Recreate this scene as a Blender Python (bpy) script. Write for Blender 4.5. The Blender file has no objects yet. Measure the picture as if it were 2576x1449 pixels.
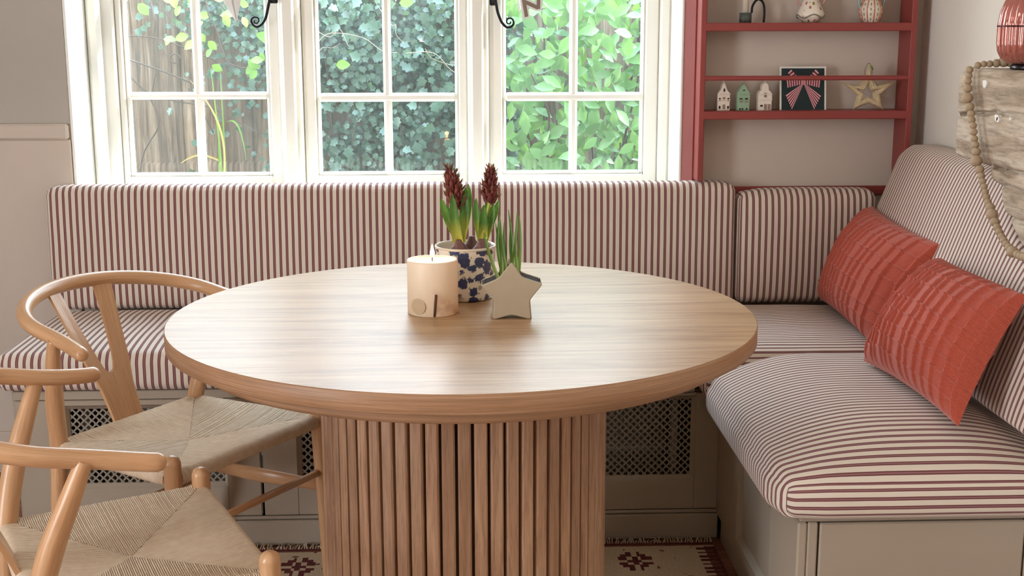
import bpy, bmesh, math, random
from mathutils import Vector, Matrix, noise
PI = math.pi
rnd = random.Random(7)
S = bpy.context.scene
C = S.collection

# ------------------------------------------------------------------ camera
cam_d = bpy.data.cameras.new('camera'); cam = bpy.data.objects.new('camera', cam_d); C.objects.link(cam)
S.camera = cam
F_PX, PITCH, YAW, ROLL = 3229.29, 0.200725, -0.038988, -0.001773
fw = Vector((-math.sin(YAW)*math.cos(PITCH), math.cos(YAW)*math.cos(PITCH), -math.sin(PITCH)))
rt = Vector((math.cos(YAW), math.sin(YAW), 0)); up = rt.cross(fw)
r2 = rt*math.cos(ROLL)+up*math.sin(ROLL); u2 = up*math.cos(ROLL)-rt*math.sin(ROLL)
cam.matrix_world = Matrix(((r2.x,u2.x,-fw.x,0.0),(r2.y,u2.y,-fw.y,-2.59764),(r2.z,u2.z,-fw.z,1.3315),(0,0,0,1)))
cam_d.sensor_fit = 'HORIZONTAL'; cam_d.sensor_width = 36; cam_d.lens = 36*F_PX/2576
cam_d.clip_start = 0.05

# ------------------------------------------------------------------ world, sun, exposure
w = bpy.data.worlds.new('sky'); S.world = w; w.use_nodes = True
nt = w.node_tree; nt.nodes.clear()
out = nt.nodes.new('ShaderNodeOutputWorld'); bg = nt.nodes.new('ShaderNodeBackground')
tc = nt.nodes.new('ShaderNodeTexCoord'); sx = nt.nodes.new('ShaderNodeSeparateXYZ'); rp = nt.nodes.new('ShaderNodeValToRGB')
nt.links.new(tc.outputs['Generated'], sx.inputs[0]); nt.links.new(sx.outputs['Z'], rp.inputs[0])
rp.color_ramp.elements[0].position = 0.0; rp.color_ramp.elements[0].color = (0.96, 0.97, 1.0, 1)
rp.color_ramp.elements[1].position = 0.7; rp.color_ramp.elements[1].color = (0.66, 0.82, 1.0, 1)
nt.links.new(rp.outputs[0], bg.inputs[0]); nt.links.new(bg.outputs[0], out.inputs[0])
bg.inputs[1].default_value = 16.0
sun_d = bpy.data.lights.new('sun', 'SUN'); sun = bpy.data.objects.new('sun', sun_d); C.objects.link(sun)
sun_d.energy = 16.0; sun_d.angle = 0.02; sun_d.color = (1.0, 0.95, 0.86)
sun.rotation_euler = Vector((-0.66, -0.26, -0.70)).to_track_quat('-Z', 'Y').to_euler()
S.view_settings.view_transform = 'Standard'; S.view_settings.look = 'None'
S.view_settings.gamma = 1.0; S.view_settings.use_curve_mapping = False
S.view_settings.exposure = 0.15
def portal(name, loc, sx_, sy_, rot):
    d_ = bpy.data.lights.new(name, 'AREA'); d_.shape = 'RECTANGLE'; d_.size = sx_; d_.size_y = sy_; d_.cycles.is_portal = True
    o_ = bpy.data.objects.new(name, d_); o_.location = loc; o_.rotation_euler = rot; C.objects.link(o_)
portal('window_portal', (-.24, 1.53, 1.46), 1.80, 1.30, (-PI/2, 0, 0))
portal('garden_door_portal', (-3.32, -2.6, 1.05), 1.2, 2.1, (PI/2, 0, -PI/2))
for x_, y_ in ((-1.3, -2.3), (.5, -2.3)):       # unseen warm fill lights added behind the camera to lift the front faces
    d_ = bpy.data.lights.new('warm_fill_light', 'AREA'); d_.shape = 'DISK'; d_.size = .45; d_.energy = 4; d_.color = (1.0, .83, .68)
    o_ = bpy.data.objects.new('warm_fill_light', d_); o_.location = (x_, y_, 2.38); C.objects.link(o_)
    o_.rotation_euler = Vector((-x_*.15, .55, -.85)).to_track_quat('-Z', 'Y').to_euler()
S.cycles.max_bounces = 8; S.cycles.diffuse_bounces = 5; S.cycles.glossy_bounces = 4
S.cycles.transparent_max_bounces = 16; S.cycles.transmission_bounces = 6
S.cycles.sample_clamp_indirect = 6.0
S.cycles.caustics_reflective = False; S.cycles.caustics_refractive = False

# ------------------------------------------------------------------ materials
def srgb(r, g, b):
    f = lambda c: (c/255/12.92) if c/255 <= .04045 else ((c/255+.055)/1.055)**2.4
    return (f(r), f(g), f(b), 1)
class NT:
    def __init__(s, name):
        s.m = bpy.data.materials.new(name); s.m.use_nodes = True; s.t = s.m.node_tree
        s.b = s.t.nodes['Principled BSDF']; s.o = s.t.nodes['Material Output']
    def n(s, typ, **k):
        nd = s.t.nodes.new(typ)
        for a, v in k.items(): setattr(nd, a, v)
        return nd
    def l(s, a, b): s.t.links.new(a, b)
    def val(s, sock, v):
        if hasattr(v, 'is_output'): s.l(v, sock)
        else: sock.default_value = v
    def math(s, op, a, b=0.0, c=None, clamp=False):
        nd = s.n('ShaderNodeMath', operation=op, use_clamp=clamp)
        s.val(nd.inputs[0], a); s.val(nd.inputs[1], b)
        if c is not None: s.val(nd.inputs[2], c)
        return nd.outputs[0]
    def mix(s, f, a, b, typ='MIX'):
        nd = s.n('ShaderNodeMix', data_type='RGBA', blend_type=typ)
        s.val(nd.inputs[0], f); s.val(nd.inputs[6], a); s.val(nd.inputs[7], b)
        return nd.outputs[2]
    def coord(s, which='Object', scale=(1,1,1), rot=(0,0,0)):
        t = s.n('ShaderNodeTexCoord'); mp = s.n('ShaderNodeMapping')
        mp.inputs['Scale'].default_value = scale; mp.inputs['Rotation'].default_value = rot
        s.l(t.outputs[which], mp.inputs[0]); return mp.outputs[0]
    def noise(s, co, scale=5, detail=3, rough=.5, dist=0.0):
        nd = s.n('ShaderNodeTexNoise'); s.l(co, nd.inputs['Vector'])
        nd.inputs['Scale'].default_value = scale; nd.inputs['Detail'].default_value = detail
        nd.inputs['Roughness'].default_value = rough; nd.inputs['Distortion'].default_value = dist
        return nd.outputs[0]
    def ramp(s, f, stops, interp='LINEAR'):
        nd = s.n('ShaderNodeValToRGB'); nd.color_ramp.interpolation = interp
        e = nd.color_ramp.elements
        while len(e) < len(stops): e.new(.5)
        for i, (p, c) in enumerate(stops): e[i].position = p; e[i].color = c if len(c) == 4 else (*c, 1)
        s.val(nd.inputs[0], f); return nd.outputs[0]
    def bump(s, h, strength=.3, dist=.002):
        nd = s.n('ShaderNodeBump'); nd.inputs['Strength'].default_value = strength; nd.inputs['Distance'].default_value = dist
        s.l(h, nd.inputs['Height']); s.l(nd.outputs[0], s.b.inputs['Normal'])
    def base(s, c): s.val(s.b.inputs['Base Color'], c)
    def rough(s, v): s.val(s.b.inputs['Roughness'], v)

def paint(name, col, rough=.55, var=.06, bump=.08, scale=3.0):
    k = NT(name); co = k.coord('Object')
    n = k.noise(co, scale, 4, .6)
    c2 = tuple(max(0, x*(1-var*2)) for x in col[:3])+(1,)
    k.base(k.mix(n, c2, tuple(min(1, x*(1+var)) for x in col[:3])+(1,))); k.rough(rough)
    k.bump(k.noise(co, 180, 3), bump, .001); return k.m
def plain(name, col, rough=.5, metal=0.0, spec=.5):
    k = NT(name); k.base(k.mix(k.noise(k.coord('Object'), 30, 3), tuple(x*.85 for x in col[:3])+(1,), col)); k.rough(rough)
    k.b.inputs['Metallic'].default_value = metal; k.b.inputs['Specular IOR Level'].default_value = spec
    return k.m
def wood(name, dark, mid, light, scale, rough=.4, which='Object', coat=0.0, fine=1.0, rnd_obj=False, pore=.6):
    k = NT(name); co = k.coord(which, scale)
    if rnd_obj:
        oi = k.n('ShaderNodeObjectInfo'); va = k.n('ShaderNodeVectorMath', operation='ADD'); sc = k.n('ShaderNodeVectorMath', operation='SCALE')
        cx = k.n('ShaderNodeCombineXYZ'); k.l(oi.outputs['Random'], cx.inputs[0]); k.l(oi.outputs['Random'], cx.inputs[1]); k.l(oi.outputs['Random'], cx.inputs[2])
        k.l(cx.outputs[0], sc.inputs[0]); sc.inputs['Scale'].default_value = 37.0
        k.l(co, va.inputs[0]); k.l(sc.outputs[0], va.inputs[1]); co = va.outputs[0]
    a = k.noise(co, 1.0, 5, .62, 1.2); b = k.noise(co, 4.5*fine, 3, .7, .2)
    col = k.ramp(a, [(.28, dark), (.5, mid), (.72, light)])
    lines = k.ramp(b, [(.36, (.52,.52,.52)), (.52, (1,1,1))])
    col = k.mix(pore, col, lines, 'MULTIPLY')
    if rnd_obj: col = k.mix(k.math('MULTIPLY', oi.outputs['Random'], .35), col, tuple(x*.55 for x in dark[:3])+(1,))
    k.base(col); k.rough(rough); k.b.inputs['Specular IOR Level'].default_value = .34; k.b.inputs['Coat Weight'].default_value = coat; k.b.inputs['Coat Roughness'].default_value = .25
    k.bump(b, .12, .001); return k.m

M = {}
M['wall'] = paint('wall_paint_taupe', srgb(208,195,182), .75)
M['wall_up'] = paint('wall_paint_stone', srgb(184,178,168), .75)
M['wall_r'] = paint('wall_plaster_cream', srgb(242,238,228), .7, .05, .2, 2.0)
M['white'] = paint('window_paint_white', srgb(246,245,240), .4, .02, .05)
M['cream'] = paint('window_paint_cream', srgb(246,243,234), .4, .02, .05)
M['cab'] = paint('cabinet_paint_mushroom', srgb(168,154,136), .45, .04, .05)
M['red'] = paint('shelf_paint_red', srgb(146,62,58), .42, .06, .05)
M['ceil'] = paint('ceiling_paint', srgb(238,235,228), .8)
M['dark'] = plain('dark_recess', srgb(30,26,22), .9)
M['iron'] = plain('black_iron', srgb(28,28,30), .45, .6)
M['table'] = wood('oak_table', srgb(158,120,86), srgb(188,152,114), srgb(206,174,138), (1.6,26,26), .40, 'Object', .06, 1.0, False, .38)
M['rim'] = wood('oak_rim', srgb(150,112,82), srgb(166,126,94), srgb(180,142,110), (2.2,190,90), .45, 'UV')
M['slat'] = wood('oak_slat', srgb(164,124,94), srgb(188,148,118), srgb(206,170,140), (55,55,3), .5, 'Object', 0, 1.0, True)
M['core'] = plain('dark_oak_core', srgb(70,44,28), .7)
M['beech'] = wood('beech_honey', srgb(186,140,100), srgb(198,153,112), srgb(210,168,128), (4,70,1), .33, 'UV', .25, .8, False, .22)
M['beam'] = wood('old_timber', srgb(136,116,96), srgb(182,164,144), srgb(214,202,184), (20,2.6,22), .9, 'Object', 0, 1.3)
M['floor'] = wood('floor_timber', srgb(120,78,58), srgb(156,108,84), srgb(180,132,104), (2.5,30,30), .5, 'Object', 0, 1.0, True)
M['fence'] = wood('fence_timber', srgb(52,43,34), srgb(98,84,70), srgb(136,120,104), (42,42,2.2), .9, 'Object', 0, 1.0, True)
M['bead'] = wood('bead_wood', srgb(150,128,100), srgb(178,156,128), srgb(196,176,148), (60,60,20), .6)
M['soil'] = plain('dark_soil', srgb(38,30,24), .95)

def ticking():
    k = NT('ticking_stripe_fabric'); uv = k.n('ShaderNodeUVMap'); sep = k.n('ShaderNodeSeparateXYZ'); k.l(uv.outputs[0], sep.inputs[0])
    wob = k.noise(k.coord('UV', (1,1,1)), 9, 2)
    u = k.math('ADD', sep.outputs[0], k.math('MULTIPLY', k.math('SUBTRACT', wob, .5), .0014))
    f = k.math('FRACT', k.math('DIVIDE', u, .0186))
    cream, rose, dk = srgb(226,214,198), srgb(154,112,110), srgb(116,68,71)
    st = [(0,cream),(.53,cream),(.57,dk),(.67,dk),(.71,rose),(.80,rose),(.84,dk),(.94,dk),(.98,cream),(1,cream)]
    col = k.ramp(f, st)
    fine = k.noise(k.coord('UV', (900,900,1)), 1.0, 2)
    k.base(k.mix(.16, col, k.ramp(fine, [(.3,(.35,.33,.3)),(.7,(1,1,1))]), 'MULTIPLY')); k.rough(.9)
    k.b.inputs['Sheen Weight'].default_value = .15; k.b.inputs['Specular IOR Level'].default_value = .2
    k.bump(fine, .15, .0006); return k.m
M['tick'] = ticking()

def terracotta():
    k = NT('terracotta_weave'); co = k.coord('UV', (260,260,1)); n = k.noise(co, 1.0, 3, .7)
    blotch = k.noise(k.coord('UV', (3,3,1)), 1, 2)
    c = k.mix(n, srgb(150,56,40), srgb(214,106,84)); k.base(k.mix(k.math('MULTIPLY', blotch, .3), c, srgb(186,74,54)))
    k.rough(.95); k.b.inputs['Sheen Weight'].default_value = .3; k.b.inputs['Specular IOR Level'].default_value = .15
    wv = k.n('ShaderNodeTexWave', wave_type='BANDS', bands_direction='Y'); k.l(k.coord('UV', (110,110,1)), wv.inputs[0]); wv.inputs['Scale'].default_value = 1; wv.inputs['Distortion'].default_value = 3
    k.bump(k.math('ADD', n, k.math('MULTIPLY', wv.outputs[1], .5)), .6, .002); return k.m
M['terra'] = terracotta()

def cord():
    k = NT('paper_cord'); wv = k.n('ShaderNodeTexWave', wave_type='BANDS', bands_direction='DIAGONAL'); k.l(k.coord('UV', (220,220,1)), wv.inputs[0])
    wv.inputs['Scale'].default_value = 1; wv.inputs['Distortion'].default_value = 1
    n = k.noise(k.coord('Object', (60,60,60)), 1, 3)
    c = k.mix(n, srgb(218,188,152), srgb(248,230,206)); k.base(k.mix(k.math('MULTIPLY', wv.outputs[1], .35), c, srgb(160,132,98))); k.rough(.75)
    k.bump(wv.outputs[1], .4, .0008); return k.m
M['cord'] = cord()

def glass():
    k = NT('old_window_glass'); t = k.t; t.nodes.remove(k.b)
    tr = k.n('ShaderNodeBsdfTransparent'); gl = k.n('ShaderNodeBsdfGlossy'); df = k.n('ShaderNodeBsdfTranslucent'); fr = k.n('ShaderNodeLayerWeight'); fres = k.math('ADD', k.math('MULTIPLY', k.math('POWER', fr.outputs['Facing'], 5.0), .93), .045)
    tr.inputs[0].default_value = (.97,.99,.98,1); gl.inputs['Roughness'].default_value = .02; df.inputs[0].default_value = (.80,.95,.92,1)
    m1 = k.n('ShaderNodeMixShader'); m2 = k.n('ShaderNodeMixShader')
    dirt = k.noise(k.coord('Object', (6,6,6)), 1, 5, .7)
    k.l(k.math('MULTIPLY', k.ramp(dirt, [(.3,(.2,.2,.2)),(.75,(1,1,1))]), .018), m1.inputs[0])
    k.l(tr.outputs[0], m1.inputs[1]); k.l(df.outputs[0], m1.inputs[2])
    k.l(fres, m2.inputs[0]); k.l(m1.outputs[0], m2.inputs[1]); k.l(gl.outputs[0], m2.inputs[2])
    k.l(m2.outputs[0], k.o.inputs[0]); return k.m
M['glass'] = glass()

def leafmat(name, c1, c2, rough=.4, tl=.35, basec=None):
    k = NT(name); oi = k.n('ShaderNodeObjectInfo'); geo = k.n('ShaderNodeNewGeometry')
    n = k.noise(k.coord('Object', (14,14,14)), 1, 2); r = geo.outputs['Random Per Island']
    f = k.math('ADD', k.math('MULTIPLY', n, .5), k.math('MULTIPLY', k.math('FRACT', k.math('ADD', r, oi.outputs['Random'])), .55), clamp=True)
    col = k.mix(f, c1, c2)
    if basec:
        uv = k.n('ShaderNodeUVMap'); sp_ = k.n('ShaderNodeSeparateXYZ'); k.l(uv.outputs[0], sp_.inputs[0]); col = k.mix(k.ramp(sp_.outputs[1], [(.02,(1,1,1)),(.5,(0,0,0))]), col, basec)
    k.base(col); k.rough(rough)
    tr = k.n('ShaderNodeBsdfTranslucent'); k.l(k.mix(.4, col, (.5,.9,.1,1)), tr.inputs[0])
    mx = k.n('ShaderNodeMixShader'); mx.inputs[0].default_value = tl
    k.l(k.b.outputs[0], mx.inputs[1]); k.l(tr.outputs[0], mx.inputs[2]); k.l(mx.outputs[0], k.o.inputs[0]); return k.m
M['ivy'] = leafmat('ivy_leaf', srgb(16,36,32), srgb(66,98,84), .35, .12)
M['laurel'] = leafmat('laurel_leaf', srgb(30,64,36), srgb(92,134,78), .3, .2)
M['vine'] = leafmat('vine_leaf_bright', srgb(56,104,38), srgb(112,150,52), .4, .3)
M['blade'] = leafmat('hyacinth_leaf', srgb(46,88,36), srgb(98,142,62), .35, .15, srgb(196,190,84))
M['thin'] = leafmat('bulb_leaf_thin', srgb(62,98,46), srgb(122,152,80), .4, .15, srgb(170,184,110))
M['straw'] = leafmat('dry_blade', srgb(150,124,66), srgb(178,156,96), .6, .2)
M['twig'] = plain('twig_bark', srgb(62,52,44), .9)
M['twig_pale'] = plain('twig_pale', srgb(136,124,106), .9)

# ------------------------------------------------------------------ object helpers
WM = {}
def link(o, parent=None, mat=None):
    C.objects.link(o)
    if parent is not None: o.parent = parent
    base = WM[parent] if parent is not None else Matrix()
    WM[o] = base @ o.matrix_basis
    return o
def tag(o, label=None, cat=None, group=None, kind=None):
    if label: o['label'] = label
    if cat: o['category'] = cat
    if group: o['group'] = group
    if kind: o['kind'] = kind
    return o
def thing(name, label, cat, loc=(0,0,0), rotz=0.0, group=None):
    o = bpy.data.objects.new(name, None); o.empty_display_size = .05
    o.location = loc; o.rotation_euler = (0,0,rotz); o.matrix_basis = Matrix.Translation(loc) @ Matrix.Rotation(rotz, 4, 'Z')
    link(o); return tag(o, label, cat, group)
class MB:
    """collects shapes as verts/faces/uvs; build() links them as one mesh object"""
    def __init__(s): s.v = []; s.f = []; s.uv = []; s.mi = []; s.sm = []
    def add(s, v, f, uv=None, mi=0, smooth=False):
        o = len(s.v); s.v += [Vector(p) for p in v]
        for i, q in enumerate(f):
            s.f.append([a+o for a in q]); s.uv.append(uv[i] if uv else None); s.mi.append(mi); s.sm.append(smooth)
        return s
    def box(s, x0, x1, y0, y1, z0, z1, bev=.0, mi=0):
        if bev <= 0:
            v = [(x,y,z) for z in (z0,z1) for y in (y0,y1) for x in (x0,x1)]
            f = [(0,2,3,1),(4,5,7,6),(0,1,5,4),(2,6,7,3),(0,4,6,2),(1,3,7,5)]
            return s.add(v, f, None, mi)
        b = min(bev, (x1-x0)*.45, (y1-y0)*.45, (z1-z0)*.45)
        lo, hi = (x0,y0,z0), (x1,y1,z1); v = []; idx = {}
        for sx_ in (0,1):
            for sy_ in (0,1):
                for sz_ in (0,1):
                    for a in range(3):
                        p = []
                        for d, sg in enumerate((sx_,sy_,sz_)):
                            e = hi[d] if sg else lo[d]
                            p.append(e if d == a else e + (-b if sg else b))
                        idx[(sx_,sy_,sz_,a)] = len(v); v.append(p)
        f = []
        for a in range(3):
            o1, o2 = [d for d in range(3) if d != a]
            for sg in (0,1):
                q = []
                for (p, r) in ((0,0),(1,0),(1,1),(0,1)):
                    k = [0,0,0]; k[a] = sg; k[o1] = p; k[o2] = r; q.append(idx[(*k,a)])
                f.append(q)
            for p in (0,1):
                for r in (0,1):
                    k0 = [0,0,0]; k0[o1] = p; k0[o2] = r; k1 = list(k0); k1[a] = 1
                    f.append([idx[(*k0,o1)], idx[(*k1,o1)], idx[(*k1,o2)], idx[(*k0,o2)]])
        for sx_ in (0,1):
            for sy_ in (0,1):
                for sz_ in (0,1): f.append([idx[(sx_,sy_,sz_,a)] for a in range(3)])
        cen = Vector(((x0+x1)/2,(y0+y1)/2,(z0+z1)/2)); ff = []
        for q in f:
            P = [Vector(v[i]) for i in q]; n = (P[1]-P[0]).cross(P[2]-P[0]); c = sum(P, Vector())/len(P)
            ff.append(q if n.dot(c-cen) > 0 else q[::-1])
        return s.add(v, ff, None, mi)
    def tube(s, pts, rad, n=10, caps=True, mi=0, flat=None, round_caps=False):
        pts = [Vector(p) for p in pts]; m = len(pts)
        if not hasattr(rad, '__len__'): rad = [rad]*m
        rad = list(rad)
        if round_caps:
            d0 = (pts[0]-pts[1]).normalized(); d1 = (pts[-1]-pts[-2]).normalized(); r0, r1 = rad[0], rad[-1]
            A = [(.98,.2),(.87,.5),(.6,.8)]; 
            pre = [(pts[0]+d0*r0*a*.8, r0*b) for a, b in A]; post = [(pts[-1]+d1*r1*a*.8, r1*b) for a, b in reversed(A)]
            pts = [p for p, _ in pre]+pts+[p for p, _ in post]; rad = [r for _, r in pre]+rad+[r for _, r in post]; m = len(pts)
        T = []
        for i in range(m):
            t = (pts[min(i+1,m-1)]-pts[max(i-1,0)])
            T.append(t.normalized() if t.length > 1e-9 else Vector((0,0,1)))
        ref = Vector((0,0,1)) if abs(T[0].z) < .9 else Vector((0,1,0))
        if flat is not None: ref = Vector(flat[0])
        N = (ref-T[0]*ref.dot(T[0])).normalized(); v = []; L = 0; ls = []
        for i in range(m):
            if i: N = (N-T[i]*N.dot(T[i])); N = N.normalized() if N.length > 1e-6 else ref; L += (pts[i]-pts[i-1]).length
            if flat is not None: N = (ref-T[i]*ref.dot(T[i])).normalized()
            B = T[i].cross(N); ls.append(L)
            k1, k2 = (flat[1], flat[2]) if flat is not None else (1, 1)
            for j in range(n):
                a = 2*PI*j/n; v.append(pts[i]+N*(math.cos(a)*rad[i]*k1)+B*(math.sin(a)*rad[i]*k2))
        f = []; uv = []
        for i in range(m-1):
            for j in range(n):
                k = (j+1) % n; f.append([i*n+j, i*n+k, (i+1)*n+k, (i+1)*n+j])
                a0, a1 = j/n*.1, (j+1)/n*.1
                uv.append([(ls[i],a0),(ls[i],a1),(ls[i+1],a1),(ls[i+1],a0)])
        s.add(v, f, uv, mi, True)
        if caps:
            s.add([v[j] for j in range(n)], [list(range(n))[::-1]], [[(0,0)]*n], mi); s.add([v[(m-1)*n+j] for j in range(n)], [list(range(n))], [[(0,0)]*n], mi)
        return s
    def lathe(s, prof, n=32, cen=(0,0,0), mi=0, rib=None, smooth=True):
        v = []; f = []; uv = []; m = len(prof); L = [0]
        for i in range(1, m): L.append(L[-1]+math.hypot(prof[i][0]-prof[i-1][0], prof[i][1]-prof[i-1][1]))
        for (r, z) in prof:
            for j in range(n):
                a = 2*PI*j/n; rr = r*(1+(rib(a, z) if rib else 0)); v.append((cen[0]+rr*math.cos(a), cen[1]+rr*math.sin(a), cen[2]+z))
        for i in range(m-1):
            for j in range(n):
                k = (j+1) % n; f.append([i*n+j, i*n+k, (i+1)*n+k, (i+1)*n+j])
                uv.append([(j/n,L[i]),((j+1)/n,L[i]),((j+1)/n,L[i+1]),(j/n,L[i+1])])
        return s.add(v, f, uv, mi, smooth)
    def prism(s, poly, y0, y1, mi=0, axis='y', bev=0.0):
        """polygon in two axes, extruded along the third; poly counter-clockwise seen from the low side of that axis"""
        put = {'y': lambda a, b, e: (a, e, b), 'x': lambda a, b, e: (e, a, b), 'z': lambda a, b, e: (a, b, e)}[axis]
        n = len(poly)
        rings = [(0, y0), (0, y1)]
        if bev > 0:
            cx = sum(p[0] for p in poly)/n; cz = sum(p[1] for p in poly)/n
            inn = []
            for i in range(n):
                p, q, r = Vector(poly[i-1]), Vector(poly[i]), Vector(poly[(i+1) % n])
                e1 = (q-p).normalized(); e2 = (r-q).normalized()
                n1 = Vector((-e1.y, e1.x)); n2 = Vector((-e2.y, e2.x)); nn = (n1+n2)
                nn = nn.normalized()/max(.5, math.sqrt((1+n1.dot(n2))/2)) if nn.length > 1e-6 else n1
                inn.append(q+nn*bev)
            area = sum(poly[i-1][0]*poly[i][1]-poly[i][0]*poly[i-1][1] for i in range(n))
            if area < 0: inn = [Vector(poly[i])*2-inn[i] for i in range(n)]
            v = [put(*p, y0) for p in inn]+[put(*p, y0+bev) for p in poly]+[put(*p, y1-bev) for p in poly]+[put(*p, y1) for p in inn]; m = 4
        else:
            v = [put(*p, y0) for p in poly]+[put(*p, y1) for p in poly]; m = 2
        f = [list(range(n)), [(m-1)*n+i for i in range(n)][::-1]]
        for k in range(m-1):
            for i in range(n):
                j = (i+1) % n; f.append([k*n+j, k*n+i, (k+1)*n+i, (k+1)*n+j])
        return s.add(v, f, None, mi)
    def grid(s, P, closed_u=False, uv=None, mi=0, smooth=True):
        """P[i][j] points"""
        m, n = len(P), len(P[0]); v = [p for row in P for p in row]; f = []; u = []
        for i in range(m-1):
            for j in range(n if closed_u else n-1):
                k = (j+1) % n; f.append([i*n+j, i*n+k, (i+1)*n+k, (i+1)*n+j])
                if uv: u.append([uv[i][j], uv[i][k], uv[i+1][k], uv[i+1][j]])
        return s.add(v, f, u or None, mi, smooth)
    def mesh(s, name, mats, inv=None, recalc=True):
        me = bpy.data.meshes.new(name)
        me.from_pydata([(inv @ p if inv else p) for p in s.v], [], s.f)
        for m in mats: me.materials.append(m)
        me.polygons.foreach_set('material_index', s.mi); me.polygons.foreach_set('use_smooth', s.sm)
        if any(u for u in s.uv):
            lay = me.uv_layers.new(name='UVMap'); i = 0; flat = []
            for k, q in enumerate(s.f):
                for c in range(len(q)): flat += list(s.uv[k][c]) if s.uv[k] else [0, 0]
            lay.data.foreach_set('uv', flat)
        if recalc:
            bm = bmesh.new(); bm.from_mesh(me); bmesh.ops.remove_doubles(bm, verts=bm.verts, dist=1e-6); bmesh.ops.recalc_face_normals(bm, faces=bm.faces); bm.to_mesh(me); bm.free()
        me.update(); return me
    def build(s, name, mat, parent=None, world=True, recalc=True):
        mats = mat if isinstance(mat, (list, tuple)) else [mat]
        inv = WM[parent].inverted() if (parent is not None and world) else None
        o = bpy.data.objects.new(name, s.mesh(name, mats, inv, recalc)); return link(o, parent)
    def place(s, name, mat, label, cat, group=None):
        """one-mesh thing, origin moved to the base centre of the mesh"""
        xs = [p.x for p in s.v]; ys = [p.y for p in s.v]; zs = [p.z for p in s.v]
        loc = Vector(((min(xs)+max(xs))/2, (min(ys)+max(ys))/2, min(zs)))
        mats = mat if isinstance(mat, (list, tuple)) else [mat]
        o = bpy.data.objects.new(name, s.mesh(name, mats, Matrix.Translation(-loc))); o.location = loc; o.matrix_basis = Matrix.Translation(loc)
        link(o); return tag(o, label, cat, group)
def copy_tree(o, parent=None, mw=None):
    c = o.copy(); C.objects.link(c); c.parent = parent
    if mw is not None: c.matrix_basis = mw
    WM[c] = (WM[parent] if parent else Matrix()) @ c.matrix_basis
    for ch in KIDS(o): copy_tree(ch, c)
    return c
def KIDS(o): return [x for x in list(C.objects) if x.parent == o]
def spline(pts, n=8):
    P = [Vector(p) for p in pts]; out_ = []
    for i in range(len(P)-1):
        p0, p1, p2, p3 = P[max(i-1,0)], P[i], P[i+1], P[min(i+2,len(P)-1)]
        for k in range(n):
            t = k/n; out_.append(.5*((2*p1)+(p2-p0)*t+(2*p0-5*p1+4*p2-p3)*t*t+(3*p1-p0-3*p2+p3)*t**3))
    return out_+[P[-1]]
def struct(name, mb, mat, parent=None):
    o = mb.build(name, mat, parent)
    if parent is None: o['kind'] = 'structure'
    return o
def shell(name, label=None):
    o = bpy.data.objects.new(name, None); link(o); o['kind'] = 'structure'; return o

# ------------------------------------------------------------------ room shell
XB0L = -1.152
YW, YG = 1.21, 1.42          # room face of the window wall, room face of the window frames
XL, XR = -1.138, 0.655       # window opening
mb = MB(); mb.box(-3.2, XL, YW, 1.52, -.02, 2.4); mb.box(XR, 1.5, YW, 1.52, -.02, 2.4)
mb.box(XL, XR, YW, 1.52, -.02, .80); mb.box(XL, XR, YW, 1.52, 2.02, 2.4)
wb = struct('wall_back', mb, M['wall'])
MB().box(-3.0, XL-.001, YW-.012, YW-.0005, -.0, 1.012, .003).build('panelling', M['wall'], wb)
MB().box(-3.0, XB0L, YW-.026, YW-.0125, .0, .13, .004).build('skirting', M['wall'], wb)
MB().box(-3.0, XL-.0005, YW-.004, YW-.0004, 1.058, 2.4).build('upper_paint', M['wall_up'], wb)
MB().box(-3.0, XL-.004, YW-.020, YW-.0005, 1.012, 1.058, .006).build('dado_rail', M['wall'], wb)
struct('wall_right', MB().box(1.36, 1.5, -4.2, YW, -.02, 2.4), M['wall_r'])
mb = MB(); mb.box(-3.3, -3.2, -4.2, -3.2, -.02, 2.4); mb.box(-3.3, -3.2, -2.0, 1.52, -.02, 2.4); mb.box(-3.3, -3.2, -3.2, -2.0, 2.1, 2.4)
struct('wall_left', mb, M['wall_up'])
struct('wall_rear', MB().box(-3.3, 1.5, -4.3, -4.2, -.02, 2.4), M['wall_up'])
struct('ceiling', MB().box(-3.3, 1.5, -4.2, 1.52, 2.4, 2.5), M['ceil'])
# white lining of the window reveal
struct('trim_1', MB().box(XL, XL+.008, YW-.004, YG, .80, 2.02, .002), M['white'])
struct('trim_2', MB().box(XR-.008, XR, YW-.002, YG, .80, 2.02, .002), M['white'])
struct('trim_3', MB().box(XL, XR, YW+.002, YG, .80, .825, .004), M['white'])
# floor of boards
fl = struct('floor', MB().box(-3.2, 1.4, -4.2, YW, -.06, -.022), M['dark'])
yb = 1.212; k = 0
while yb > -3.9:
    x = -3.2+rnd.uniform(.3, 1.4)*(k % 2)
    xs = [-3.2, -1.35+rnd.uniform(-.2,.2), .72+(.05 if k % 2 else -.35), 1.38]
    for i in range(3):
        d = rnd.uniform(0, .002)
        MB().box(xs[i]+.002, xs[i+1]-.002, yb-.138, yb-.003, -.0215, -.001-d, .003).build('board', M['floor'], fl)
    yb -= .14; k += 1

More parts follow.
